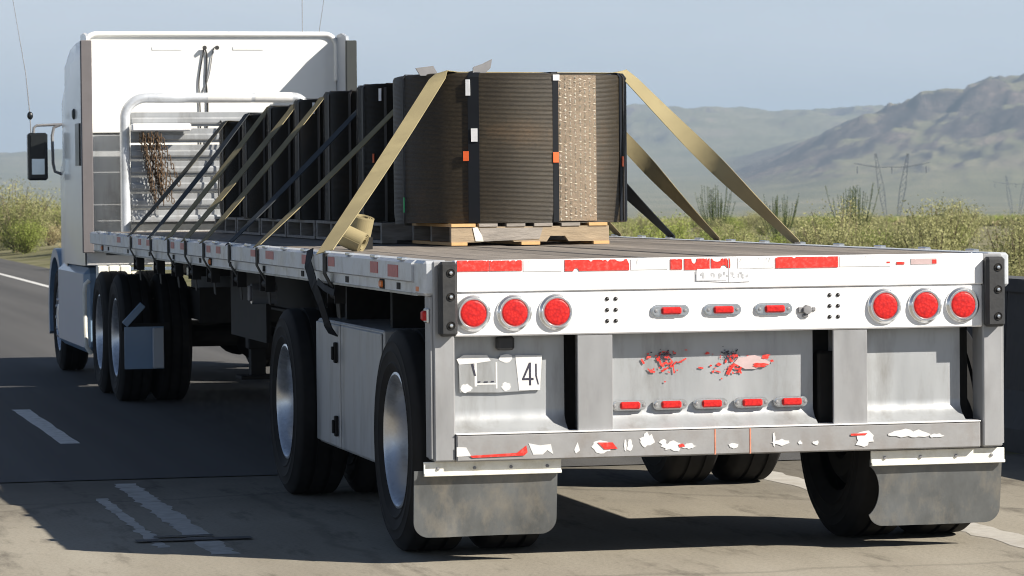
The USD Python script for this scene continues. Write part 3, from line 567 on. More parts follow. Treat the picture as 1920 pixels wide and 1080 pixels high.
# mud flaps with hangers
def flap(x0, x1, z0, z1, y, seed, curl=0.0):
    nx, nz = 26, 22; v, f = [], []
    c = .065
    sh = sbox(x0 + c, z0, x1 - c, z1).union(sbox(x0, z0 + c, x1, z1)).union(Point(x0 + c, z0 + c).buffer(c, 8)).union(Point(x1 - c, z0 + c).buffer(c, 8))
    if curl > 0:
        sh = sh.difference(affinity.scale(Point(x0 - .03, (z0 + z1) / 2 + .01).buffer(1, 16), .075, .115))
    m = plate(sh, y - .004, y + .004)
    m = m.subdivide_to_size(.03)
    p = m.vertices.copy()
    p[:, 1] += .05 * (meshkit.fbm(p * [3.2, 0, 2.2], 3, seed) - .5) * np.clip((z1 - p[:, 2]) / (z1 - z0), 0, 1) + .03 * np.clip((z1 - p[:, 2]) / (z1 - z0), 0, 1)
    m.vertices = p; return m
for x0, x1, z0, z1, br, sd, cu in ((-1.322, -.712, .112, .392, (-1.286, -.700, .372, .430), 3, 0), (.664, 1.262, .098, .385, (.662, 1.266, .362, .424), 8, 1)):
    y = .055
    fl = obj(T, 'mud_flap', flap(x0, x1, z0, z1, y, sd, cu), 'flap', smooth=40)
    a, b, c, d = br
    hg = obj(fl, 'flap_hanger', cat_([box(a, b, y - .022, y - .012, c, d, .002), box(a, b, y - .032, y - .0125, c - .002, c + .012, .002)]), 'bar_white')
    for xx in np.linspace(a + .06, b - .06, 4): obj(fl, 'bolt', lathe([(.0001, -.007), (.007, -.006), (.008, 0)], 'y', (xx, y - .022, (c + d) / 2), 6), 'protector_grey')
# wheels
def wheel(parent, x, y, side, r=.478, w=.25, dish=True, rim_r=.285, name='wheel', rim_look='rim_metal'):
    wp = part(parent, name)
    h = w / 2; k = r / .478
    pr = [(rim_r - .012, -h * .70), (rim_r + .004, -h * .82), (.325 * k, -h * .95), (.332 * k, -h * .985), (.340 * k, -h * .955), (.375 * k, -h * .99), (.385 * k, -h * 1.02), (.395 * k, -h * .985), (.42 * k, -h * .965), (.426 * k, -h * .985), (.432 * k, -h * .945), (.452 * k, -h * .88), (.468 * k, -h * .80)]
    tread = []
    for g in (-.5, -.18, .18, .5):
        tread += [(r, (g - .045) * w * .82), (r - .012, (g - .04) * w * .82), (r - .012, (g + .04) * w * .82), (r, (g + .045) * w * .82)]
    pr = pr + [(r - .002, -h * .72)] + tread[4:-4] + [(r - .002, h * .72)] + [(a, -b) for a, b in pr[::-1]]
    ty = lathe(pr, 'x', (x, y, r), 72)
    obj(wp, 'tyre', ty, 'tyre_rubber', smooth=35)
    o = side * h
    rim = [(rim_r + .010, o * .80), (rim_r + .010, o * .86), (rim_r, o * .88), (rim_r - .012, o * .80), (rim_r - .026, o * .55)]
    if dish:
        rim += [(rim_r - .03, o * .2), (rim_r - .036, -o * .35), (rim_r - .06, -o * .52), (.21, -o * .60), (.135, -o * .60), (.12, -o * .52), (.112, -o * .1), (.098, o * .15), (.06, o * .22), (.0001, o * .22)]
    else:
        rim += [(rim_r - .05, o * .5), (.19, o * .75), (.15, o * .8), (.13, o * .85), (.12, o * .95), (.09, o * 1.0), (.0001, o * 1.0)]
    rim += [] if not dish else []
    obj(wp, 'rim', lathe(rim, 'x', (x, y, r), 64), rim_look, smooth=35)
    ms = []
    xb = x + (-o * .60 if dish else o * .70) + side * .004
    for a in np.arange(10) * math.pi / 5:
        c = cylx(xb, y + .165 * math.cos(a), r + .165 * math.sin(a), .016, side * .035); ms.append(c)
    obj(wp, 'lug_nuts', cat_(ms), 'bright_metal' if rim_look == 'rim_metal' else 'dark_steel', kind='stuff')
    return wp
def cylx(x, y, z, r, L, seg=8):
    return lathe([(.0001, L), (r * .8, L), (r, L * .8), (r, 0)], 'x', (x, y, z), seg)
AX = (.652, 3.555)
for y in AX:
    for s in (-1, 1):
        wheel(T, s * (1.295 - .14), y, s, w=.28)
        wheel(T, s * (1.295 - .14 - .34), y, s, w=.28, rim_look='dark_steel')
    ax = obj(T, 'axle', tube([(-1.0, y, .478), (1.0, y, .478)], .065, 14), 'dark_steel', smooth=40)
    for s in (-1, 1):
        obj(ax, 'brake_chamber', tube([(s * .55, y - .30, .52), (s * .55, y - .12, .52)], .09, 14), 'dark_steel', smooth=40)
        obj(ax, 'air_spring', tube([(s * .5, y + .32, .55), (s * .5, y + .32, .82)], .13, 16), 'black_rubber', smooth=40)
        obj(ax, 'hanger', box(s * .5 - .05, s * .5 + .05, y - .55, y - .40, .45, .85, .01), 'dark_steel')
        obj(ax, 'trailing_arm', box(s * .5 - .04, s * .5 + .04, y - .5, y + .4, .47, .56, .01), 'dark_steel')
# frame
for s in (-1, 1):
    z = s * .50
    web = side_plate(Polygon([(.19, .80), (.19, 1.22), (LEN - .1, 1.22), (LEN - .1, 1.08), (9.6, 1.06), (8.6, .80)]), z - .008, z + .008)
    fl1 = box(z - .07, z + .07, .19, 8.6, .785, .7995); fl2 = box(z - .07, z + .07, .19, LEN - .1, 1.2205, 1.232)
    obj(T, 'main_beam', cat_([web, fl1, fl2]), 'dark_steel')
for y in np.arange(.35, LEN - .2, .46):
    obj(T, 'crossmember', cat_([box(-1.18, -.585, y, y + .045, 1.135, 1.218), box(.585, 1.18, y, y + .045, 1.135, 1.218), box(-.48, .48, y, y + .045, 1.12, 1.22)]), 'dark_steel')
obj(T, 'front_bolster', box(-1.18, 1.18, LEN - .08, LEN, 1.08, 1.228, .006), 'aluminium')
obj(T, 'upper_coupler_plate', box(-.45, .45, 10.9, 12.5, 1.04, 1.058), 'dark_steel')
# landing gear
for s in (-1, 1):
    lg = obj(T, 'landing_leg', cat_([box(s * .5 - .07, s * .5 + .07, 9.35, 9.5, .48, 1.05, .008), box(s * .5 - .05, s * .5 + .05, 9.37, 9.48, .30, .48)]), 'dark_steel')
    obj(lg, 'foot', box(s * .5 - .13, s * .5 + .13, 9.30, 9.55, .275, .30, .004), 'dark_steel')
    obj(lg, 'gearbox', box(s * .62 - .05, s * .62 + .05, 9.36, 9.49, .75, .95, .01), 'dark_steel')
obj(T, 'leg_brace', tube([(-.5, 9.42, .62), (.5, 9.42, .62)], .025, 8), 'dark_steel')
obj(T, 'spare_carrier', cat_([box(-.95, -.55, 6.2, 7.6, .66, .70), box(-.95, -.92, 6.2, 7.6, .70, 1.1), box(-.58, -.55, 6.2, 7.6, .70, 1.1)]), 'dark_steel')
obj(T, 'air_tank', tube([(-.25, 5.0, .75), (-.25, 5.9, .75)], .14, 18), 'dark_steel', smooth=40)
# tool box between the axles
tb = part(T, 'tool_box')
obj(tb, 'body', box(-1.19, -.62, 1.36, 3.06, .305, .922, .008), 'panel_metal')
obj(tb, 'door', box(-1.204, -1.1905, 2.40, 3.045, .318, .908, .004), 'panel_metal')
obj(tb, 'door', box(-1.200, -1.1905, 1.375, 2.385, .318, .908, .004), 'panel_metal')
for z in (.775, .42):
    obj(tb, 'latch', cat_([box(-1.222, -1.2045, 2.44, 2.475, z - .05, z + .05, .004), box(-1.234, -1.2225, 2.447, 2.468, z - .035, z + .03, .003)]), 'dark_steel')
for y in (1.6, 2.75): obj(tb, 'hanger_bracket', box(-1.10, -.7, y, y + .05, .923, 1.13), 'dark_steel')
# small hanging fittings along the left side
ft = part(T, 'glad_hand_box'); obj(ft, 'shell', tube([(-1.20, 5.16, .985), (-1.06, 5.16, .985)], .058, 18), 'bright_metal', smooth=40); obj(ft, 'face', box(-1.215, -1.2005, 5.12, 5.20, .945, 1.03, .004), 'grille'); obj(ft, 'bracket', box(-1.14, -1.11, 5.14, 5.18, 1.045, 1.13), 'dark_steel')
obj(T, 'small_sensor', box(-1.22, -1.17, 7.60, 7.68, 1.03, 1.09, .008), 'bright_metal')

# ------------------------------------------------------------------ load: rolls on pallets, straps
XC, RX, RY = .085, .625, .525
ROLLS = [(4.25, .79), (5.33, .775), (6.41, .77), (7.49, .755), (8.57, .74), (9.65, .71), (10.72, .68)]
BASE = H + .115
def ell(a, x=0, g=0.0):  # a: angle from +x
    return np.stack([XC + (RX + g) * np.cos(a), (RY + g) * np.sin(a)], -1)
def supell(a, g=0.0, p=2.35):
    c, s = np.cos(a), np.sin(a)
    return np.stack([XC + (RX + g) * np.sign(c) * np.abs(c) ** (2 / p), (RY + g) * np.sign(s) * np.abs(s) ** (2 / p)], -1)
ords = ['nearest the trailer rear', 'second from the trailer rear', 'third from the trailer rear', 'fourth from the trailer rear', 'fifth from the trailer rear', 'second from the cab', 'nearest the cab']
roll_paths = []
for k, (yc, hh) in enumerate(ROLLS):
    t = thing('belting_roll', f'dark woven belting roll standing on its pallet, {ords[k]}', 'roll', (XC, yc, BASE), 'dark rolls standing on the trailer')
    roll_paths.append(t)
    n = 96; a = np.arange(n) * 2 * np.pi / n
    jit = .004 * np.sin(a * 7 + k) + .003 * np.sin(a * 3 + 2 * k)
    rows = [(-.008, .008), (-.001, 0.0), (0, .02)] + [(.0, z) for z in np.linspace(.06, hh - .06, 12)] + [(0, hh - .018), (-.006, hh - .004), (-.02, hh), (-.10, hh - .002), (-.11, hh - .02)]
    v = np.concatenate([np.c_[supell(a, g + jit * (z > .02) * .8) + [0, yc], BASE + z + .004 * np.sin(a * 2 + k)] for g, z in rows])
    m_ = len(rows); f = []
    for i_ in range(m_ - 1):
        for j_ in range(n):
            b = (j_ + 1) % n
            f += [(i_ * n + j_, i_ * n + b, (i_ + 1) * n + b), (i_ * n + j_, (i_ + 1) * n + b, (i_ + 1) * n + j_)]
    obj(t, 'wound_belt', trimesh.Trimesh(v, np.array(f), process=False), 'roll' if k == 0 else 'roll_shaded', smooth=45)
    # windings seen from above: concentric rings
    rings = []
    for q_ in range(8):
        g0, g1 = -.115 - .055 * q_, -.115 - .055 * q_ - .045
        o_, i2 = supell(a, g0) + [0, yc], supell(a, g1) + [0, yc]
        zz = BASE + hh - .02 - .012 * (q_ % 2)
        vv = np.vstack([np.c_[o_, np.full(n, zz)], np.c_[i2, np.full(n, zz)], np.c_[i2, np.full(n, BASE + .05)]]); ff = []
        for j_ in range(n):
            b = (j_ + 1) % n
            ff += [(j_, b, n + b), (j_, n + b, n + j_), (n + j_, n + b, 2 * n + b), (n + j_, 2 * n + b, 2 * n + j_)]
        rings.append(trimesh.Trimesh(vv, np.array(ff), process=False))
    obj(t, 'windings', cat_(rings), 'roll' if k == 0 else 'roll_shaded')
    # vertical binding bands over the face, front and left
    def band_at(ang, w, mname='band', g=.004, top=True, nm='binding_band'):
        p0 = supell(np.array([ang]), g)[0]; d = supell(np.array([ang + .02]), g)[0] - supell(np.array([ang - .02]), g)[0]; d /= np.linalg.norm(d)
        inn = supell(np.array([ang]), -.3)[0]
        pts = [(p0[0], p0[1] + yc, BASE + .004), (p0[0], p0[1] + yc, BASE + hh - .02)]
        if top:
            q1 = supell(np.array([ang]), -.012)[0]
            pts += [(q1[0], q1[1] + yc, BASE + hh + .004), (inn[0], inn[1] + yc, BASE + hh + .004)]
        P_ = polyline(pts, .05)
        return obj(t, nm, ribbon(P_, np.tile([d[0], d[1], 0], (len(P_), 1)), w, .003), mname)
    def tag_at(ang, z, w, h_, mname, nm, g=.0085):
        p0 = supell(np.array([ang]), g)[0]; d = supell(np.array([ang + .02]), g)[0] - supell(np.array([ang - .02]), g)[0]; d /= np.linalg.norm(d)
        P_ = np.array([(p0[0], p0[1] + yc, BASE + z - h_ / 2), (p0[0], p0[1] + yc, BASE + z + h_ / 2)])
        return obj(t, nm, ribbon(P_, np.tile([d[0], d[1], 0], (2, 1)), w, .004), mname)
    def ang_of(xw):  # front-face angle whose x is XW
        aa = np.linspace(-math.pi, 0, 2000); return aa[np.argmin(np.abs(supell(aa)[:, 0] - xw))]
    if k == 0:
        for xw, w, g in ((-.225, .060, .004), (.208, .034, .004), (.612, .030, .004), (.655, .045, .005)): band_at(ang_of(xw), w, 'band', g)
        band_at(ang_of(-.530), .016, 'band_grey'); band_at(ang_of(.635), .014, 'band_grey', .006)
        for xw, z, w, h_ in ((-.262, .355, .030, .052), (.206, .345, .032, .055), (.622, .322, .022, .055)): tag_at(ang_of(xw), z, w, h_, 'orange_clip', 'orange_clip')
        tag_at(ang_of(-.250), .715, .024, .085, 'white_tag', 'white_tag'); tag_at(ang_of(-.220), .465, .034, .070, 'white_tag', 'white_tag')
        tag_at(ang_of(-.527), .10, .012, .08, 'green_tag', 'green_tag'); tag_at(ang_of(.210), .765, .036, .03, 'white_tag', 'white_tag')
        # coarse tread face between the second band and the bare side
        a0, a1 = ang_of(.222), ang_of(.440)
        aa = np.linspace(a0, a1, 14); zz = np.linspace(.008, hh - .012, 24)
        vv = np.array([[*(supell(np.array([x_]), .007)[0] + [0, yc]), BASE + z_] for x_ in aa for z_ in zz]); ff = []
        for i_ in range(13):
            for j_ in range(23):
                o = i_ * 24 + j_; ff += [(o, o + 24, o + 25), (o, o + 25, o + 1)]
        tp = obj(t, 'tread_strip', trimesh.Trimesh(vv, np.array(ff), process=False), 'tread', smooth=True)
        studs = []; rr = np.random.default_rng(3)
        ncol, nrow = 8, 36
        xsu = np.linspace(.232, .430, ncol)
        for c_ in range(ncol):
            an = ang_of(xsu[c_]); p0 = supell(np.array([an]), .007)[0]; d = supell(np.array([an + .02]), 0)[0] - supell(np.array([an - .02]), 0)[0]; d /= np.linalg.norm(d); nn_ = np.array([d[1], -d[0]])
            for r_ in range(nrow):
                z_ = .018 + (hh - .04) * (r_ + .5 * (c_ % 2) + .12 * c_) / nrow
                if z_ > hh - .02 or rr.random() < .06: continue
                L_, w_, th_ = rr.uniform(.008, .014), rr.uniform(.003, .006), rr.uniform(.004, .010)
                if (r_ + c_) % 2: L_, w_ = L_ * .35, w_ * 2.0
                cc = np.array([p0[0], p0[1] + yc, BASE + z_ + rr.normal(0, .0015)]); D = np.array([d[0], d[1], 0]); N = np.array([nn_[0], nn_[1], 0])
                pts = [cc + D * w_, cc - D * w_, cc + [0, 0, L_], cc - [0, 0, L_], cc + N * th_]
                studs.append(trimesh.Trimesh(pts, [(0, 2, 4), (2, 1, 4), (1, 3, 4), (3, 0, 4)], process=False))
        obj(tp, 'studs', cat_(studs), 'tread_stud', kind='stuff')
    else:
        for an, w, mm in ((ang_of(-.45), .02, 'band_grey'), (ang_of(-.15), .045, 'band'), (math.pi + .12, .03, 'band_grey'), (math.pi - .5, .045, 'band'), (math.pi - .15, .012, 'band_grey'), (ang_of(.3), .04, 'band'), (ang_of(.6), .03, 'band')):
            band_at(an + .05 * math.sin(k * 3.1), w, mm)
        if k in (1, 3): tag_at(ang_of(-.47), hh - .06, .02, .07, 'white_tag', 'white_tag')
        if k == 1: tag_at(ang_of(-.50), .36, .012, .05, 'orange_clip', 'orange_clip')
# pallets
for k, (yc, hh) in enumerate(ROLLS):
    x0, x1 = (-.36, .495) if k == 0 else (-.52, .62)
    y0, y1 = yc - .52, yc + .50
    t = thing('wooden_pallet', f'wooden pallet under the belting roll {ords[k]}', 'pallet', ((x0 + x1) / 2, yc, H), 'pallets under the dark rolls')
    z = H + .0005
    for q_, y in enumerate((y0, (y0 + y1) / 2 - .02, y1 - .04)):
        if k == 0 and q_ == 0:
            pr = Polygon([(x0, z + .016), (x0 + .0, z + .097), (x1, z + .097), (x1, z + .016), (x1 - .22, z + .016), (x1 - .24, z + .045), (x1 - .32, z + .045), (x1 - .34, z + .016), (x0 + .34, z + .016), (x0 + .32, z + .03), (x0 + .18, z + .03), (x0 + .16, z + .016)])
            st = obj(t, 'stringer', plate(pr, y, y + .04), 'pallet_wood')
            obj(st, 'pale_block', plate(Polygon([(x0 + .13, z + .022), (x0 + .115, z + .092), (x0 + .14, z + .094), (x0 + .165, z + .05), (x0 + .172, z + .020)]), y - .004, y - .0005), 'bar_white')
            obj(st, 'grey_board', plate(Polygon([(x0 + .172, z + .020), (x0 + .15, z + .09), (x1 - .36, z + .09), (x1 - .38, z + .03)]), y - .003, y - .0006), 'pallet_grey')
        else: obj(t, 'stringer', box(x0, x1, y, y + .04, z + .0165, z + .0965), 'pallet_grey')
    nb = 6; xb = np.linspace(x0, x1 - .11, nb)
    for q_, x in enumerate(xb):
        wdt = .13 if q_ == 0 else .10
        obj(t, 'top_board', box(x, x + wdt, y0 - .006, y1, z + .0975, z + .1135), 'pallet_end' if k == 0 and q_ in (0, nb - 1) else 'pallet_grey')
    for x, wdt in ((x0, .085), ((x0 + x1) / 2 - .05, .1), (x1 - .085, .085)):
        obj(t, 'bottom_board', box(x, x + wdt, y0 - .006, y1, z, z + .016), 'pallet_end' if k == 0 else 'pallet_grey')
# straps
def roll_half(k, y):  # x half width of roll k at world y
    yc = ROLLS[k][0]; s = min(.999, abs(y - yc) / RY)
    return RX * (1 - s ** 2.35) ** (1 / 2.35)
STRAPS = [(2.25, 3.86, 2.98, 0, 'strap_yellow', 'faded yellow ratchet strap over the roll nearest the trailer rear'),
          (4.32, 4.87, 4.40, 1, 'strap_yellow_shaded', 'yellow cargo strap, coloured as in shade, over the second roll from the trailer rear'),
          (5.32, 5.97, 5.30, 2, 'strap_blue', 'dark blue cargo strap over the third roll from the trailer rear'),
          (6.35, 7.15, 6.5, 3, 'strap_yellow_shaded', 'yellow cargo strap, coloured as in shade, over the fourth roll from the trailer rear'),
          (7.15, 8.22, 7.3, 4, 'strap_yellow_shaded', 'yellow cargo strap, coloured as in shade, over the rear half of the fifth roll'),
          (7.95, 8.80, 8.1, 4, 'strap_yellow_shaded', 'yellow cargo strap, coloured as in shade, over the front half of the fifth roll'),
          (8.85, 9.55, 8.8, 5, 'strap_blue', 'dark cargo strap over the second roll from the cab'),
          (9.95, 10.60, 9.8, 6, 'strap_dark', 'dark cargo strap over the roll nearest the cab')]
for fy, ty, ry, k, mm, lab in STRAPS:
    hw = roll_half(k, ty); tr = ROLLS[k][0] - .20 if k == 0 else max(ty, ROLLS[k][0] - .05); hr_ = roll_half(k, tr); zt = BASE + ROLLS[k][1] + .008
    xl, xr = XC - hw + .005, XC + hr_ - .005
    t = thing('cargo_strap', lab, 'strap', (XC, ty, zt), 'cargo straps over the rolls')
    LB = np.array([-1.297, fy, H + .003]); LT = np.array([xl, ty, zt]); RTp = np.array([xr, tr, zt]); RB = np.array([1.297, ry, H + .003])
    pts, wid = [], []
    def run(a, b, wa, wb, n, sag=0.0, twist=0.0):
        a, b, wa, wb = map(lambda q_: np.array(q_, float), (a, b, wa, wb))
        ax = (b - a) / np.linalg.norm(b - a)
        for q_ in range(n):
            tt = q_ / n; p = a + (b - a) * tt; p[2] -= sag * math.sin(math.pi * tt)
            w = wa * (1 - tt) + wb * tt
            if twist:
                an = twist * math.sin(math.pi * tt); w = w * math.cos(an) + np.cross(ax, w) * math.sin(an)
            pts.append(p); wid.append(w)
    hl = np.array([(LT - LB)[1], -(LT - LB)[0], 0]); hl /= np.linalg.norm(hl)
    hr = np.array([-(RTp - RB)[1], (RTp - RB)[0], 0]); hr /= -np.linalg.norm(hr)
    yv = np.array([0, -1.0, 0])
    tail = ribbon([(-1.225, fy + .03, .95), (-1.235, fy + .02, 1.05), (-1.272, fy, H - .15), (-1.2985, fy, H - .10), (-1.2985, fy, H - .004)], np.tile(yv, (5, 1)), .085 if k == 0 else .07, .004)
    obj(t, 'lower_webbing', tail, 'strap_shaded')
    run(LB, LT, (yv * .55 + hl * .45) if k == 0 else (yv * .85 + hl * .15), (hl * .8 + yv * .2) if k == 0 else (yv * .8 + hl * .2), 26, .012, .1)
    run(LT, RTp, yv, yv, 14)
    run(RTp, RB, hr * .8 + yv * .2, yv * .93 + hr * .07, 26, .012, 0)
    pts.append(RB); wid.append(yv); pts.append(np.array([1.298, ry, H - .11])); wid.append(yv); pts.append(np.array([1.24, ry + .02, 1.0])); wid.append(yv)
    obj(t, 'webbing', ribbon(pts, wid, 0.092 if k == 0 else .088, .004), mm, smooth=35)
    w_ = obj(t, 'winch', cat_([box(-1.255, -1.215, fy - .01, fy + .09, 1.09, 1.115), tube([(-1.235, fy - .05, 1.06), (-1.235, fy + .12, 1.06)], .022, 10), box(-1.262, -1.21, fy - .065, fy - .05, 1.02, 1.115), box(-1.262, -1.21, fy + .12, fy + .135, 1.02, 1.115)]), 'dark_steel')
    obj(t, 'winch', cat_([box(1.215, 1.255, ry - .01, ry + .09, 1.09, 1.115), tube([(1.235, ry - .05, 1.06), (1.235, ry + .12, 1.06)], .022, 10)]), 'dark_steel')
# hanging strap tail at the second winch from the rear
t = thing('hanging_strap', 'limp black strap end hanging from the rail beside the tool box', 'strap', (-1.3, 2.45, .9))
P_ = polyline([(-1.302, 2.62, H + .01), (-1.318, 2.60, H - .06), (-1.306, 2.50, H - .16), (-1.285, 2.45, H - .24), (-1.25, 2.44, .90), (-1.22, 2.47, .86)], .03)
obj(t, 'webbing', ribbon(P_, np.tile([.25, -1.0, .1], (len(P_), 1)), .07, .004), 'band')
P_ = polyline([(-1.30, 2.44, H - .14), (-1.29, 2.30, H - .17), (-1.27, 2.15, H - .19)], .03)
obj(t, 'loose_end', ribbon(P_, np.tile([.1, .3, 1.0], (len(P_), 1)), .03, .004), 'band')
# coiled strap ends on the deck
def coil(c, ax, r, w):
    a = np.linspace(0, 2 * math.pi * 4.2, 150); rr_ = r * (1 - .62 * a / a[-1]); ax = np.array(ax, float); ax /= np.linalg.norm(ax)
    u = np.cross(ax, [0, 0, 1.0]); u /= np.linalg.norm(u); v_ = np.cross(ax, u)
    p = np.array(c) + rr_[:, None] * (np.cos(a)[:, None] * u + np.sin(a)[:, None] * v_)
    return ribbon(p, np.tile(ax, (len(p), 1)), w, .004)
t = thing('strap_coil', 'rolled up yellow strap lying on the deck edge by the rear strap foot', 'strap coil', (-1.08, 2.70, H)); obj(t, 'webbing', coil((-1.08, 2.70, H + .060), (.80, -.50, -.42), .056, .13), 'strap_yellow'); obj(t, 'core', tube([(-1.08 - .03, 2.72, H + .072), (-1.08 + .03, 2.685, H + .048)], .02, 8), 'dark_steel')
t = thing('strap_coil', 'rolled up yellow strap standing behind the other coil on the deck', 'strap coil', (-.93, 3.05, H)); obj(t, 'webbing', coil((-.97, 3.05, H + .105), (.18, -.25, 1.0), .058, .12), 'strap_yellow'); obj(t, 'core', tube([(-.96, 3.05, H + .0), (-.96, 3.05, H + .06)], .05, 12), 'dark_steel')
# edge protectors
t = thing('edge_protector', 'grey plate tucked under the rear strap at the roll top left', 'protector', (-.44, 3.95, BASE + .79)); obj(t, 'sheet', plate(Polygon([(-.475, 2.160), (-.50, 2.200), (-.405, 2.212), (-.375, 2.160)]), 3.93, 3.945), 'protector_grey')
t = thing('edge_protector', 'bent grey plate sticking up over the wide black band', 'protector', (-.2, 3.85, BASE + .79)); obj(t, 'sheet', cat_([plate(Polygon([(-.225, 2.155), (-.222, 2.200), (-.175, 2.216), (-.120, 2.242), (-.128, 2.195), (-.165, 2.160)]), 3.78, 3.79)]), 'protector_grey'); obj(t, 'flange', box(-.225, -.16, 3.79, 3.95, 2.172, 2.180), 'protector_grey')

# ------------------------------------------------------------------ tractor
K = thing('semi_truck', 'white sleeper cab truck pulling the flatbed, seen from behind', 'truck', (-.205, 14.0, 0))
CX = -.205
def section(x0, x1, z0, z1, r):
    return sbox(x0, z0, x1, z1 - r).union(sbox(x0 + r, z0, x1 - r, z1)).union(Point(x0 + r, z1 - r).buffer(r, 10)).union(Point(x1 - r, z1 - r).buffer(r, 10))
# sleeper shell lofted: back 13.5 to 15.0
def loft(secs, n=48):
    """secs: (y, x0, x1, z0, z1, r): rounded-top sections joined along y."""
    rows = []
    for y, x0, x1, z0, z1, r in secs:
        s = section(x0, x1, z0, z1, r).exterior
        d = np.linspace(0, 1, n, endpoint=False); start = s.project(Point(x0, z0)) / s.length
        rows.append([(*s.interpolate((start + q_) % 1, normalized=True).coords[0], y) for q_ in d])
    v = np.array(rows)[:, :, [0, 2, 1]].reshape(-1, 3); f = []
    for a in range(len(secs) - 1):
        for j_ in range(n):
            b = (j_ + 1) % n; f += [(a * n + j_, a * n + b, (a + 1) * n + b), (a * n + j_, (a + 1) * n + b, (a + 1) * n + j_)]
    m = trimesh.Trimesh(v, np.array(f), process=False); m.fix_normals(); return m
X0, X1, ZT = -1.235, .825, 2.835
sl = obj(K, 'sleeper', loft([(13.50, X0, X1, .98, ZT, .10), (13.9, X0 - .02, X1 + .02, .98, ZT + .01, .13), (14.6, X0 - .035, X1 + .035, .98, ZT - .02, .20), (15.2, X0 + .0, X1 - .0, .98, ZT - .22, .28), (15.7, X0 + .06, X1 - .06, .98, ZT - .55, .30)]), 'cab_white', smooth=40)
obj(K, 'back_wall', plate(section(X0 + .012, X1 - .012, .98, ZT - .012, .09), 13.50, 13.515), 'cab_white')
# rolled lip round the top of the back wall
lip = [(X0 + .01, 13.49, 2.45)] + [(X0 + .01, 13.49, ZT - .11)] + [(X0 + .11 - .10 * math.cos(a), 13.49, ZT - .11 + .10 * math.sin(a)) for a in np.linspace(.15, math.pi / 2, 8)] + [(X1 - .11 + .10 * math.sin(a), 13.49, ZT - .11 + .10 * math.cos(a)) for a in np.linspace(0, math.pi / 2 - .1, 8)] + [(X1 - .01, 13.49, 2.45)]
obj(K, 'roof_lip', tube(lip, .022, 10), 'cab_white', smooth=50)
for s, xo in ((-1, X0), (1, X1)):
    # side extender: panel reaching back, rubber edge
    pan = side_plate(Polygon([(13.50, 1.10), (13.50, 2.815), (13.30, 2.825), (13.09, 2.79), (13.06, 2.74), (13.06, 1.10)]), xo - .012 + s * .004, xo + .012 + s * .004)
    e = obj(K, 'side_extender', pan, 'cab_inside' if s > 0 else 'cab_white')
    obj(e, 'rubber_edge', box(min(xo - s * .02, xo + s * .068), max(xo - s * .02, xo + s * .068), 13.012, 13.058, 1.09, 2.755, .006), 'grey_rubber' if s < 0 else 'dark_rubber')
# mouldings and fittings on the back wall
obj(K, 'wall_ledge', box(-1.19, -.90, 13.40, 13.499, 2.035, 2.075, .006), 'cab_white')
obj(K, 'wall_locker', box(-1.19, -.93, 13.42, 13.498, 1.10, 2.03, .01), 'panel_metal')  # lower part of the back wall, its shadow put in as grey
obj(K, 'name_strip', plate(sbox(-.68, 2.70, -.44, 2.725), 13.494, 13.4985), 'cab_white')
obj(K, 'name_strip', plate(sbox(-.03, 2.70, .22, 2.725), 13.494, 13.4985), 'cab_white')
for x in (-.262, -.162):
    hk = obj(K, 'hose_hook', cat_([lathe([(.0001, -.03), (.014, -.03), (.018, -.01), (.018, .0)], 'y', (x, 13.47, 2.715), 12)]), 'cable', smooth=40)
def hose(pts, r, m='cable'):
    p = np.array(pts, float); tt = np.linspace(0, 1, len(p)); q_ = np.linspace(0, 1, 60)
    from scipy.interpolate import CubicSpline
    return tube(CubicSpline(tt, p)(q_), r, 6)
for pts, r_, m_ in (([(-.262, 13.486, 2.71), (-.242, 13.488, 2.60), (-.25, 13.488, 2.45), (-.24, 13.488, 2.3), (-.26, 13.485, 1.9)], .007, 'cable'),
                    ([(-.266, 13.486, 2.71), (-.29, 13.488, 2.57), (-.308, 13.488, 2.44), (-.304, 13.488, 2.3), (-.30, 13.485, 1.9)], .006, 'cable'),
                    ([(-.165, 13.486, 2.715), (-.198, 13.487, 2.66), (-.225, 13.487, 2.5), (-.27, 13.487, 2.38), (-.30, 13.486, 2.3)], .005, 'protector_grey'),
                    ([(-.20, 13.07, 2.12), (-.19, 12.99, 1.9), (-.235, 12.97, 1.6), (-.15, 12.9, 1.25)], .008, 'cable'), ([(-.15, 13.07, 2.12), (-.14, 12.99, 1.85), (-.11, 12.97, 1.6), (-.08, 12.9, 1.25)], .008, 'bright_metal')):
    obj(K, 'air_hose', hose(pts, r_), m_, smooth=True)
# headache rack behind the cab
rx0, rx1, zr, yr = -.955, .49, 2.305, 13.10
rack = part(K, 'headache_rack')
arc = [(rx0 + .17 - .17 * math.cos(a), yr, zr - .17 + .17 * math.sin(a)) for a in np.linspace(0, math.pi / 2, 10)]
arc2 = [(rx1 - .10 + .10 * math.sin(a), yr, zr - .10 + .10 * math.cos(a)) for a in np.linspace(0, math.pi / 2, 8)]
obj(rack, 'frame', tube(polyline([(rx0, yr, 1.10)] + arc + arc2 + [(rx1, yr, 1.10)], .06), .040, 14), 'rail_metal', smooth=40)
for x0_, x1_ in ((-.77, -.48), (-.30, .05), (.08, .38)): obj(rack, 'reflective_band', tube([(x0_, yr, zr), (x1_, yr, zr)], .0415, 14), 'rail_metal' if x0_ < -.5 else 'white_tape', smooth=40)
zs = np.linspace(1.30, 2.20, 8)
for k in range(len(zs) - 1):
    m = box(rx0 + .045, rx1 - .045, yr - .004, yr + .012, zs[k] + .008, zs[k + 1] - .008, .004)
    rib = box(rx0 + .045, rx1 - .045, yr - .022, yr - .0045, zs[k] + .025, zs[k + 1] - .05, .012)
    obj(rack, 'slat', cat_([m, rib]), 'panel_metal')
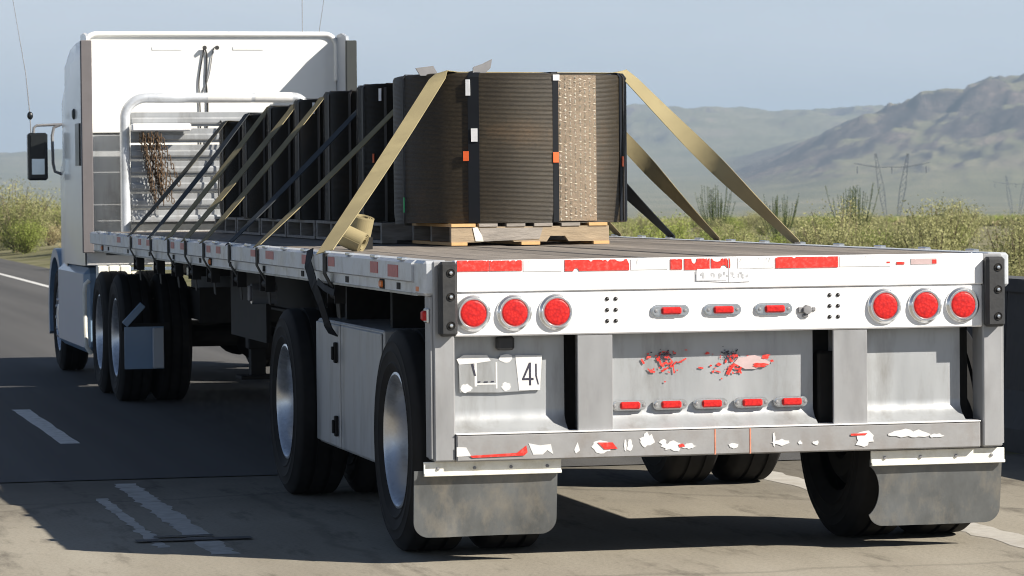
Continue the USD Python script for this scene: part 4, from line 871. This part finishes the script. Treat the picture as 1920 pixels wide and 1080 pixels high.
obj(rack, 'tray', box(rx0 + .04, -.45, yr - .16, yr - .03, 2.04, 2.10, .01), 'white_paint')
obj(rack, 'shelf', box(rx0 + .04, rx1 - .04, yr - .20, yr - .03, 1.33, 1.345), 'aluminium')
# catwalk and bar behind the cab
obj(K, 'catwalk_board', cat_([box(-1.20 + .088 * q_, -1.20 + .088 * q_ + .084, 12.93, 13.06, .885, .99 - (.0 if q_ in (0, 1, 2, 5) else .05), .008) for q_ in range(6)]), 'bar_white')
# chassis
for s in (-1, 1): obj(K, 'chassis_rail', box(CX + s * .42 - .04, CX + s * .42 + .04, 11.1, 17.6, .62, .84), 'dark_steel')
obj(K, 'fifth_wheel', box(CX - .4, CX + .4, 11.9, 12.9, .92, 1.03, .02), 'dark_steel')
obj(K, 'rear_crossmember', box(CX - .46, CX + .46, 11.05, 11.1, .6, .86), 'dark_steel')
DAX, KC = (11.80, 12.88), -.10
for y in DAX:
    for s in (-1, 1):
        wheel(K, KC + s * .985, y, s, .475, name='drive_wheel'); wheel(K, KC + s * .70, y, s, .475, name='drive_wheel', rim_look='dark_steel')
    obj(K, 'drive_axle', tube([(KC - .9, y, .475), (KC + .9, y, .475)], .08, 12), 'dark_steel')
    obj(K, 'differential', trimesh.creation.icosphere(2, .2).apply_translation((KC, y, .475)), 'dark_steel', smooth=True)
# quarter fender / mud flap with bracket behind the drive wheels
for xa, xb_ in ((-1.20, -.91), (.71, 1.0)):
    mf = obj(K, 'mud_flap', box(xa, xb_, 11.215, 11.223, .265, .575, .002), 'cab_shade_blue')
    obj(mf, 'flap_edge', box(xb_ - .085, xb_ - .005, 11.18, 11.2145, .27, .565, .006), 'cab_inside')
    obj(mf, 'flap_bracket', box(xa - .02, xb_ + .05, 11.225, 11.245, .545, .60), 'dark_steel')
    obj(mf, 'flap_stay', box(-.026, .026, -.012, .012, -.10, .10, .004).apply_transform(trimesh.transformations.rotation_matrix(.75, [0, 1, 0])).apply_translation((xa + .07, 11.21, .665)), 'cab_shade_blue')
# tank fairings and steps below the cab
for s in (-1, 1):
    a, b = sorted((CX + s * .62, CX + s * 1.03))
    sec = Polygon([(a, .30), (a, .98), (b - (.0 if s > 0 else 0), .98), (b, .30)])
    m = box(a, b, 13.62, 15.75, .27, .96, .05)
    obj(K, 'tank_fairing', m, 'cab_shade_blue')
    xe = CX + s * 1.03
    if s < 0:
        obj(K, 'fairing_flange', tube(polyline([(xe + .04, 13.60, .86), (xe + .008, 13.60, .83), (xe + .002, 13.60, .75), (xe + .004, 13.60, .45), (xe + .012, 13.60, .33), (xe + .05, 13.60, .27)], .04), .017, 8), 'bar_white', smooth=40)
# cab, hood, fenders, steer wheels
obj(K, 'cab', loft([(15.2, X0 + .03, X1 - .03, .90, 2.30, .2), (15.7, X0 + .05, X1 - .05, .90, 2.28, .25), (16.1, X0 + .07, X1 - .07, .90, 2.0, .25), (16.5, X0 + .12, X1 - .12, .90, 1.50, .2)]), 'cab_white', smooth=40)
obj(K, 'hood', loft([(16.3, CX - .80, CX + .80, .6, 1.46, .2), (17.2, CX - .70, CX + .70, .6, 1.36, .2), (17.9, CX - .55, CX + .55, .6, 1.15, .25)]), 'cab_white', smooth=40)
SY = 16.45
for s in (-1, 1):
    wheel(K, CX + s * .845, SY, s, .465, .24, False, name='steer_wheel')
    aa = np.linspace(-.35, math.pi + .25, 26)
    out = [(SY + .62 * math.cos(a), .50 + .58 * math.sin(a)) for a in aa]; inn = [(SY + .535 * math.cos(a), .50 + .50 * math.sin(a)) for a in aa[::-1]]
    a, b = sorted((CX + s * .62, CX + s * .985))
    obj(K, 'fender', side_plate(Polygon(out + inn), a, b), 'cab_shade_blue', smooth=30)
    obj(K, 'fender_wall', side_plate(Polygon([(SY - .6, .95), (SY + .6, .75), (SY + .6, 1.15), (SY - .6, 1.2)]), *sorted((CX + s * .70, CX + s * .72))), 'cab_white')
# small fittings on the sleeper side
obj(K, 'side_vent', lathe([(.0001, -.012), (.03, -.012), (.042, -.004), (.045, .003)], 'x', (X0 - .028, 13.98, 2.20), 20), 'dark_rubber')
obj(K, 'side_window', side_plate(sbox(13.66, 1.78, 13.95, 2.12), X0 - .022, X0 - .008), 'mirror_black')
# mirrors and aerials
for s in (-1, 1):
    def mx(v_): return CX + s * v_
    mp = part(K, 'mirror')
    a, b = sorted((mx(1.083), mx(1.253)))
    obj(mp, 'housing', box(a, b, 15.92, 16.04, 1.675, 2.085, .016), 'mirror_black')
    obj(mp, 'glass', plate(sbox(a + .03, 1.725, b - .03, 1.86), 15.912, 15.9195), 'mirror_glass')
    obj(mp, 'glass', plate(sbox(a + .025, 1.875, b - .025, 2.065), 15.912, 15.9195), 'mirror_black')
    obj(mp, 'arm', tube(polyline([(mx(1.20), 15.98, 2.08), (mx(1.195), 15.98, 2.13), (mx(1.17), 15.98, 2.15), (mx(.90), 15.95, 2.16)], .04), .012, 8), 'protector_grey', smooth=40)
    obj(mp, 'arm', tube(polyline([(mx(.97), 15.95, 2.155), (mx(1.025), 15.96, 2.13), (mx(1.04), 15.96, 2.06), (mx(1.035), 15.96, 1.82), (mx(1.02), 15.96, 1.75), (mx(.92), 15.95, 1.71)], .04), .013, 8), 'protector_grey', smooth=40)
    obj(mp, 'aerial', tube([(mx(1.222), 15.97, 2.08), (mx(1.228), 15.97, 2.24), (mx(1.26), 15.97, 2.6), (mx(1.38), 15.97, 3.35)], [.005, .005, .0035, .002], 6), 'protector_grey')
    ac = trimesh.creation.icosphere(2, .026); ac.vertices *= [1, 1, 1.35]; ac.apply_translation((mx(1.227), 15.97, 2.235)); obj(mp, 'aerial_coil', ac, 'mirror_black', smooth=True)
obj(K, 'roof_aerial', tube([(.66, 14.2, 2.8), (.66, 14.2, 3.6)], .003, 5), 'protector_grey')

# chains hanging on the rack
t = thing('chain_bundle', 'bundle of rusty chains hanging on the rack behind the cab', 'chains', (-.80, 13.0, 1.4))
rr = np.random.default_rng(12)
for k in range(14):
    x0_ = -.85 + .012 * k + rr.normal(0, .01); zt_ = 2.03 - rr.uniform(0, .03); zb = 1.42 + rr.uniform(0, .18); x1_ = x0_ + .10 + rr.normal(0, .03)
    ms = []; nl = int((zt_ - zb) / .034)
    for q_ in range(nl):
        c = np.array([x0_ + (x1_ - x0_) * q_ / nl, 12.985 - .012 * (k % 3), zt_ - .034 * q_])
        a = np.linspace(0, 2 * math.pi, 9); e1 = np.array([1, 0, 0]) if q_ % 2 else np.array([.2, .98, 0])
        p = c + .011 * np.cos(a)[:, None] * e1 + .024 * np.sin(a)[:, None] * np.array([0, 0, 1.0])
        ms.append(tube(p, .0042, 5, False))
    obj(t, 'chain', cat_(ms), 'chain_rust', smooth=True)

# ------------------------------------------------------------------ vegetation
UsdGeom.Scope.Define(stage, '/World/Looks/plants')
def leaf_mesh(P, size, seed, up=0.4, slim=.45):
    rr = np.random.default_rng(seed); n = len(P)
    d = rr.normal(0, 1, (n, 3)); d[:, 2] = np.abs(d[:, 2]) * .8 + up; d /= np.linalg.norm(d, axis=1, keepdims=True)
    s = rr.normal(0, 1, (n, 3)); s -= d * (s * d).sum(1, keepdims=True); s /= np.linalg.norm(s, axis=1, keepdims=True)
    L = size * rr.uniform(.6, 1.4, (n, 1)); W = L * slim
    v = np.stack([P, P + d * L * .5 + s * W / 2, P + d * L, P + d * L * .5 - s * W / 2], 1).reshape(-1, 3)
    o = np.arange(n)[:, None] * 4
    f = np.vstack([o + [0, 1, 2], o + [0, 2, 3]])
    return trimesh.Trimesh(v, f, process=False)
def bush(path, seed, h, w, nleaf, leaf, size, nstem=26, spread=.9, clump=.10, slim=.45):
    rr = np.random.default_rng(seed); stems, pts = [], []
    tips = []
    for k in range(nstem):
        a = rr.uniform(0, 2 * math.pi); lean = spread * rr.random() ** .6
        L = h * rr.uniform(.65, 1.05); e = np.array([math.cos(a) * lean * w * .5, math.sin(a) * lean * w * .5, L * (1 - .32 * lean ** 2)])
        b = np.array([math.cos(a), math.sin(a), 0]) * .06 * rr.random()
        mid = (b + e) / 2 + np.array([math.cos(a), math.sin(a), 0]) * .10 * w * rr.normal(.3, .5)
        tt = np.linspace(0, 1, 6)[:, None]; c = (1 - tt) ** 2 * b + 2 * tt * (1 - tt) * mid + tt ** 2 * e
        stems.append(tube(c, np.linspace(.014, .004, 6) * max(h, .8), 3, False)); tips.append(c)
    per = nleaf // nstem
    for c in tips:
        tt = rr.beta(2.2, 1.2, per) * 5; i_ = np.minimum(tt.astype(int), 4); fr = (tt - i_)[:, None]
        p = c[i_] * (1 - fr) + c[i_ + 1] * fr
        pts.append(p + rr.normal(0, clump * w * .6, (per, 3)) * [1, 1, .8])
    P = np.vstack(pts); P = P[P[:, 2] > .02]
    pr = stage.CreateClassPrim(path); pr.SetTypeName('Xform'); origin[path] = np.zeros(3)
    obj(path, 'stems', cat_(stems), 'stem'); obj(path, 'foliage', leaf_mesh(P, size, seed + 1, slim=slim), leaf)
    return path
PL = '/World/plant_class'
stage.CreateClassPrim(PL)
KINDS = {
    'olive': [bush(f'{PL}/olive_{c}', 100 + k, 1.35 + .2 * k, 1.7 + .2 * k, 5200, 'leaf_olive', .055, clump=.14) for k, c in enumerate('abc')],
    'green': [bush(f'{PL}/green_{c}', 200 + k, 1.05 + .2 * k, 1.5, 5200, 'leaf_green', .050, clump=.15) for k, c in enumerate('ab')],
    'straw': [bush(f'{PL}/straw_{c}', 300 + k, .65 + .1 * k, 1.0, 2600, 'leaf_straw', .075, 30, slim=.16, clump=.10) for k, c in enumerate('ab')]}
def ocotillo(path, seed, h):
    rr = np.random.default_rng(seed); stems, pts = [], []
    for k in range(44):
        a = rr.uniform(0, 2 * math.pi); lean = rr.uniform(.03, .46); L = h * rr.uniform(.7, 1.05)
        e = np.array([math.cos(a) * lean * L, math.sin(a) * lean * L, L]); bend = np.array([math.cos(a), math.sin(a), 0]) * .05 * L
        tt = np.linspace(0, 1, 8)[:, None]; c = tt * e + bend * np.sin(tt * math.pi) + rr.normal(0, .01, (8, 3))
        stems.append(tube(c, np.linspace(.018, .008, 8), 4, False))
        q_ = rr.random(70)[:, None] * .92 + .08; pts.append(q_ * e + bend * np.sin(q_ * math.pi) + rr.normal(0, .02, (70, 3)))
    pr = stage.CreateClassPrim(path); pr.SetTypeName('Xform'); origin[path] = np.zeros(3)
    obj(path, 'canes', cat_(stems), 'leaf_ocotillo'); obj(path, 'leaves', leaf_mesh(np.vstack(pts), .05, seed, slim=.4), 'leaf_ocotillo')
    return path
OC = [ocotillo(f'{PL}/ocotillo_{c}', 400 + k, 2.6) for k, c in enumerate('abc')]
def place(cls, name, x, y, sc, rot, label, cat, group=None, dz=-.04):
    path = '/World/' + numbered('/World', name)
    x_ = UsdGeom.Xform.Define(stage, path)
    z = float(terrain_h(np.array([x]), np.array([y]))[0]) + dz
    x_.AddTranslateOp().Set(Gf.Vec3d(float(x), float(y), z)); x_.AddRotateZOp().Set(float(rot)); x_.AddScaleOp().Set(Gf.Vec3f(*([float(sc)] * 3 if np.ndim(sc) == 0 else map(float, sc))))
    p = x_.GetPrim(); p.GetReferences().AddInternalReference(cls); p.SetInstanceable(True); data(p, label, cat, group)
def at(az_, r): return EYE[0] + r * math.sin(math.radians(az_)), EYE[1] + r * math.cos(math.radians(az_))
rr = np.random.default_rng(21)
KINDLAB = {'olive': 'olive yellow desert bush', 'green': 'greener leafy bush', 'straw': 'pale dry grass tuft'}
def where(side, x, y):
    px = 960 + FPX * math.tan(math.atan2(x - EYE[0], y - EYE[1]) - YAW); r = math.hypot(x - EYE[0], y - EYE[1])
    if side == 1:
        return ('at the shoulder edge' if r < 105 else 'up the bank' if r < 165 else 'far along the bank') + (' behind the mirror' if px < 70 else ' beside the cab')
    w = 'between the rear roll and the shortest strap' if px < 1280 else 'behind the strap feet' if px < 1500 else 'around the tall ocotillo' if px < 1650 else 'below the nearer pylon' if px < 1790 else 'beyond the right end of the deck'
    return w + (', front row' if r < 95 else ', middle rows' if r < 180 else ', far rows')
NAME = {'olive': 'olive_bush', 'green': 'green_bush', 'straw': 'dry_tuft'}
def scatter(n, az0, az1, ra, rb, side, probs, x_min, mind=.8):
    done = []
    tries = 0
    while len(done) < n and tries < n * 60:
        tries += 1
        r = math.sqrt(rr.uniform(ra ** 2, rb ** 2)) if side == 2 else ra * (rb / ra) ** rr.random()
        x, y = at(rr.uniform(az0, az1), r)
        if x < x_min or any((x - a) ** 2 + (y - b) ** 2 < mind ** 2 for a, b in done): continue
        done.append((x, y))
        k = rr.choice(['olive', 'green', 'straw'], p=probs)
        place(str(rr.choice(KINDS[k])), NAME[k], x, y, rr.choice([.42, .6, .75, .9, 1.1], p=[.2, .3, .25, .17, .08]) * rr.uniform(.9, 1.1) if side == 0 else rr.uniform(.75, 1.3), rr.uniform(0, 360), KINDLAB[k] + ' ' + where(side, x, y), 'bush' if k != 'straw' else 'dry grass', {0: 'bushes of the scrub beyond the trailer', 1: 'bushes on the bank left of the cab'}[side])
scatter(185, 14.6, 22.6, 52, 330, 0, [.52, .26, .22], 5.5, 1.0)
scatter(85, 4.2, 6.6, 70, 260, 1, [.30, .52, .18], 3.15, .55)
for (px, r), k, lab in zip(((1343, 150), (1462, 125), (1600, 118)), range(3), ('thin ocotillo cactus showing between the strap ends', 'bushy ocotillo cactus behind the foot of the longest strap', 'tall ocotillo cactus standing alone right of the straps')):
    x, y = at(13.212 + math.degrees(math.atan((px - 960) / FPX)), r)
    place(OC[k], 'ocotillo', x, y, (1.0, .82, .93)[k], k * 70, lab, 'cactus', None, -.1)
# farther scrub that reads as one mass
def far_scrub():
    pi = UsdGeom.PointInstancer.Define(stage, '/World/distant_scrub'); data(pi.GetPrim(), 'mass of low scrub covering the plain behind the nearer bushes', 'scrub', None, 'stuff')
    protos = []
    for k, (l_, s_) in enumerate((('leaf_olive', 5), ('leaf_green', 6), ('leaf_straw', 7))):
        r2 = np.random.default_rng(s_); P = r2.normal(0, 1, (160, 3)); P /= np.linalg.norm(P, axis=1, keepdims=True); P *= r2.random((160, 1)) ** .4 * [.8, .8, .6]; P[:, 2] = np.abs(P[:, 2])
        pth = f'/World/distant_scrub/bush_{"abc"[k]}'; origin[pth] = np.zeros(3)
        m = leaf_mesh(P, .30, s_, slim=.7)
        usdkit.mesh(stage, pth, m, M[l_]); protos.append(pth)
    pi.CreatePrototypesRel().SetTargets([Sdf.Path(p) for p in protos])
    r2 = np.random.default_rng(8); n = 9000
    a_ = np.radians(r2.uniform(3.0, 24.0, n)); r_ = 320 * (2600 / 320) ** r2.random(n)
    x, y = EYE[0] + r_ * np.sin(a_), EYE[1] + r_ * np.cos(a_); ok = x > 9
    x, y, r_ = x[ok], y[ok], r_[ok]; z = terrain_h(x, y) - .05
    pi.CreatePositionsAttr(Vt.Vec3fArray.FromNumpy(np.stack([x, y, z], 1).astype(np.float32)))
    pi.CreateProtoIndicesAttr(Vt.IntArray.FromNumpy(r2.choice([0, 0, 0, 1, 2], len(x)).astype(np.int32)))
    s = (r2.uniform(.6, 1.3, len(x)) * np.interp(r_, [320, 2600], [1.0, 1.8]))[:, None] * np.ones(3)
    pi.CreateScalesAttr(Vt.Vec3fArray.FromNumpy(s.astype(np.float32)))
far_scrub()

# ------------------------------------------------------------------ transmission towers
def pylon(px, r, h, label):
    x, y = at(13.212 + math.degrees(math.atan((px - 960) / FPX)), r); z0 = float(terrain_h(np.array([x]), np.array([y]))[0]) - 1
    t = thing('transmission_tower', label, 'pylon', (x, y, z0))
    side = np.array([math.cos(math.radians(17)), -math.sin(math.radians(17)), 0]); fwd = np.array([-side[1], side[0], 0])
    o = np.array([x, y, z0]); th = .13
    def lattice(a, b, w0, w1, wm, n):
        a, b = np.array(a), np.array(b); ms = []; c = [(1, 1), (1, -1), (-1, -1), (-1, 1)]
        W = lambda q_: (w0 + (wm - w0) * q_ * 2) if q_ < .5 else (wm + (w1 - wm) * (q_ - .5) * 2)
        P = [[a + (b - a) * q_ + (side * i_ + fwd * j_) * W(q_) / 2 for i_, j_ in c] for q_ in np.linspace(0, 1, n + 1)]
        for k in range(n):
            for m_ in range(4):
                ms.append(tube([P[k][m_], P[k + 1][m_]], th, 4)); ms.append(tube([P[k][m_], P[k + 1][(m_ + 1) % 4]], th * .7, 4))
        return cat_(ms)
    for s in (-1, 1):
        obj(t, 'mast', lattice(o + side * s * .08 * h, o + side * s * .235 * h + [0, 0, h], .03 * h, .02 * h, .085 * h, 12), 'pylon_steel')
    arm = []
    for s in (-1, 1):
        arm.append(lattice(o + side * s * .20 * h + [0, 0, h * .80], o + side * s * .54 * h + [0, 0, h * .86], .05 * h, .012 * h, .035 * h, 6))
    arm.append(lattice(o - side * .20 * h + [0, 0, h * .80], o + side * .20 * h + [0, 0, h * .80], .05 * h, .05 * h, .05 * h, 6))
    obj(t, 'crossarm', cat_(arm), 'pylon_steel')
    for q_ in (-.5, 0, .5): obj(t, 'insulator', tube([o + side * q_ * h + [0, 0, h * .81], o + side * q_ * h + [0, 0, h * .71]], .25, 5), 'pylon_steel')
pylon(1674, 1500, 30, 'steel lattice pylon on the plain, the nearer one left of the other')
pylon(1906, 2500, 30, 'fainter steel lattice pylon at the right edge of the plain')

# ------------------------------------------------------------------ haze
HAZE = 1.05e-4
M['haze_air'] = usdkit.material(stage, '/World/Looks/haze_air', {'v': ('principled_volume', {'color': (0.62, 0.80, 1.0), 'density': HAZE, 'anisotropy': 0.2})}, [], volume='v.volume')
hz = trimesh.creation.box((34000, 34000, 420 + 75)); hz.apply_translation((EYE[0], EYE[1], (420 - 75) / 2))
obj('/World', 'haze', hz, 'haze_air', kind='stuff')
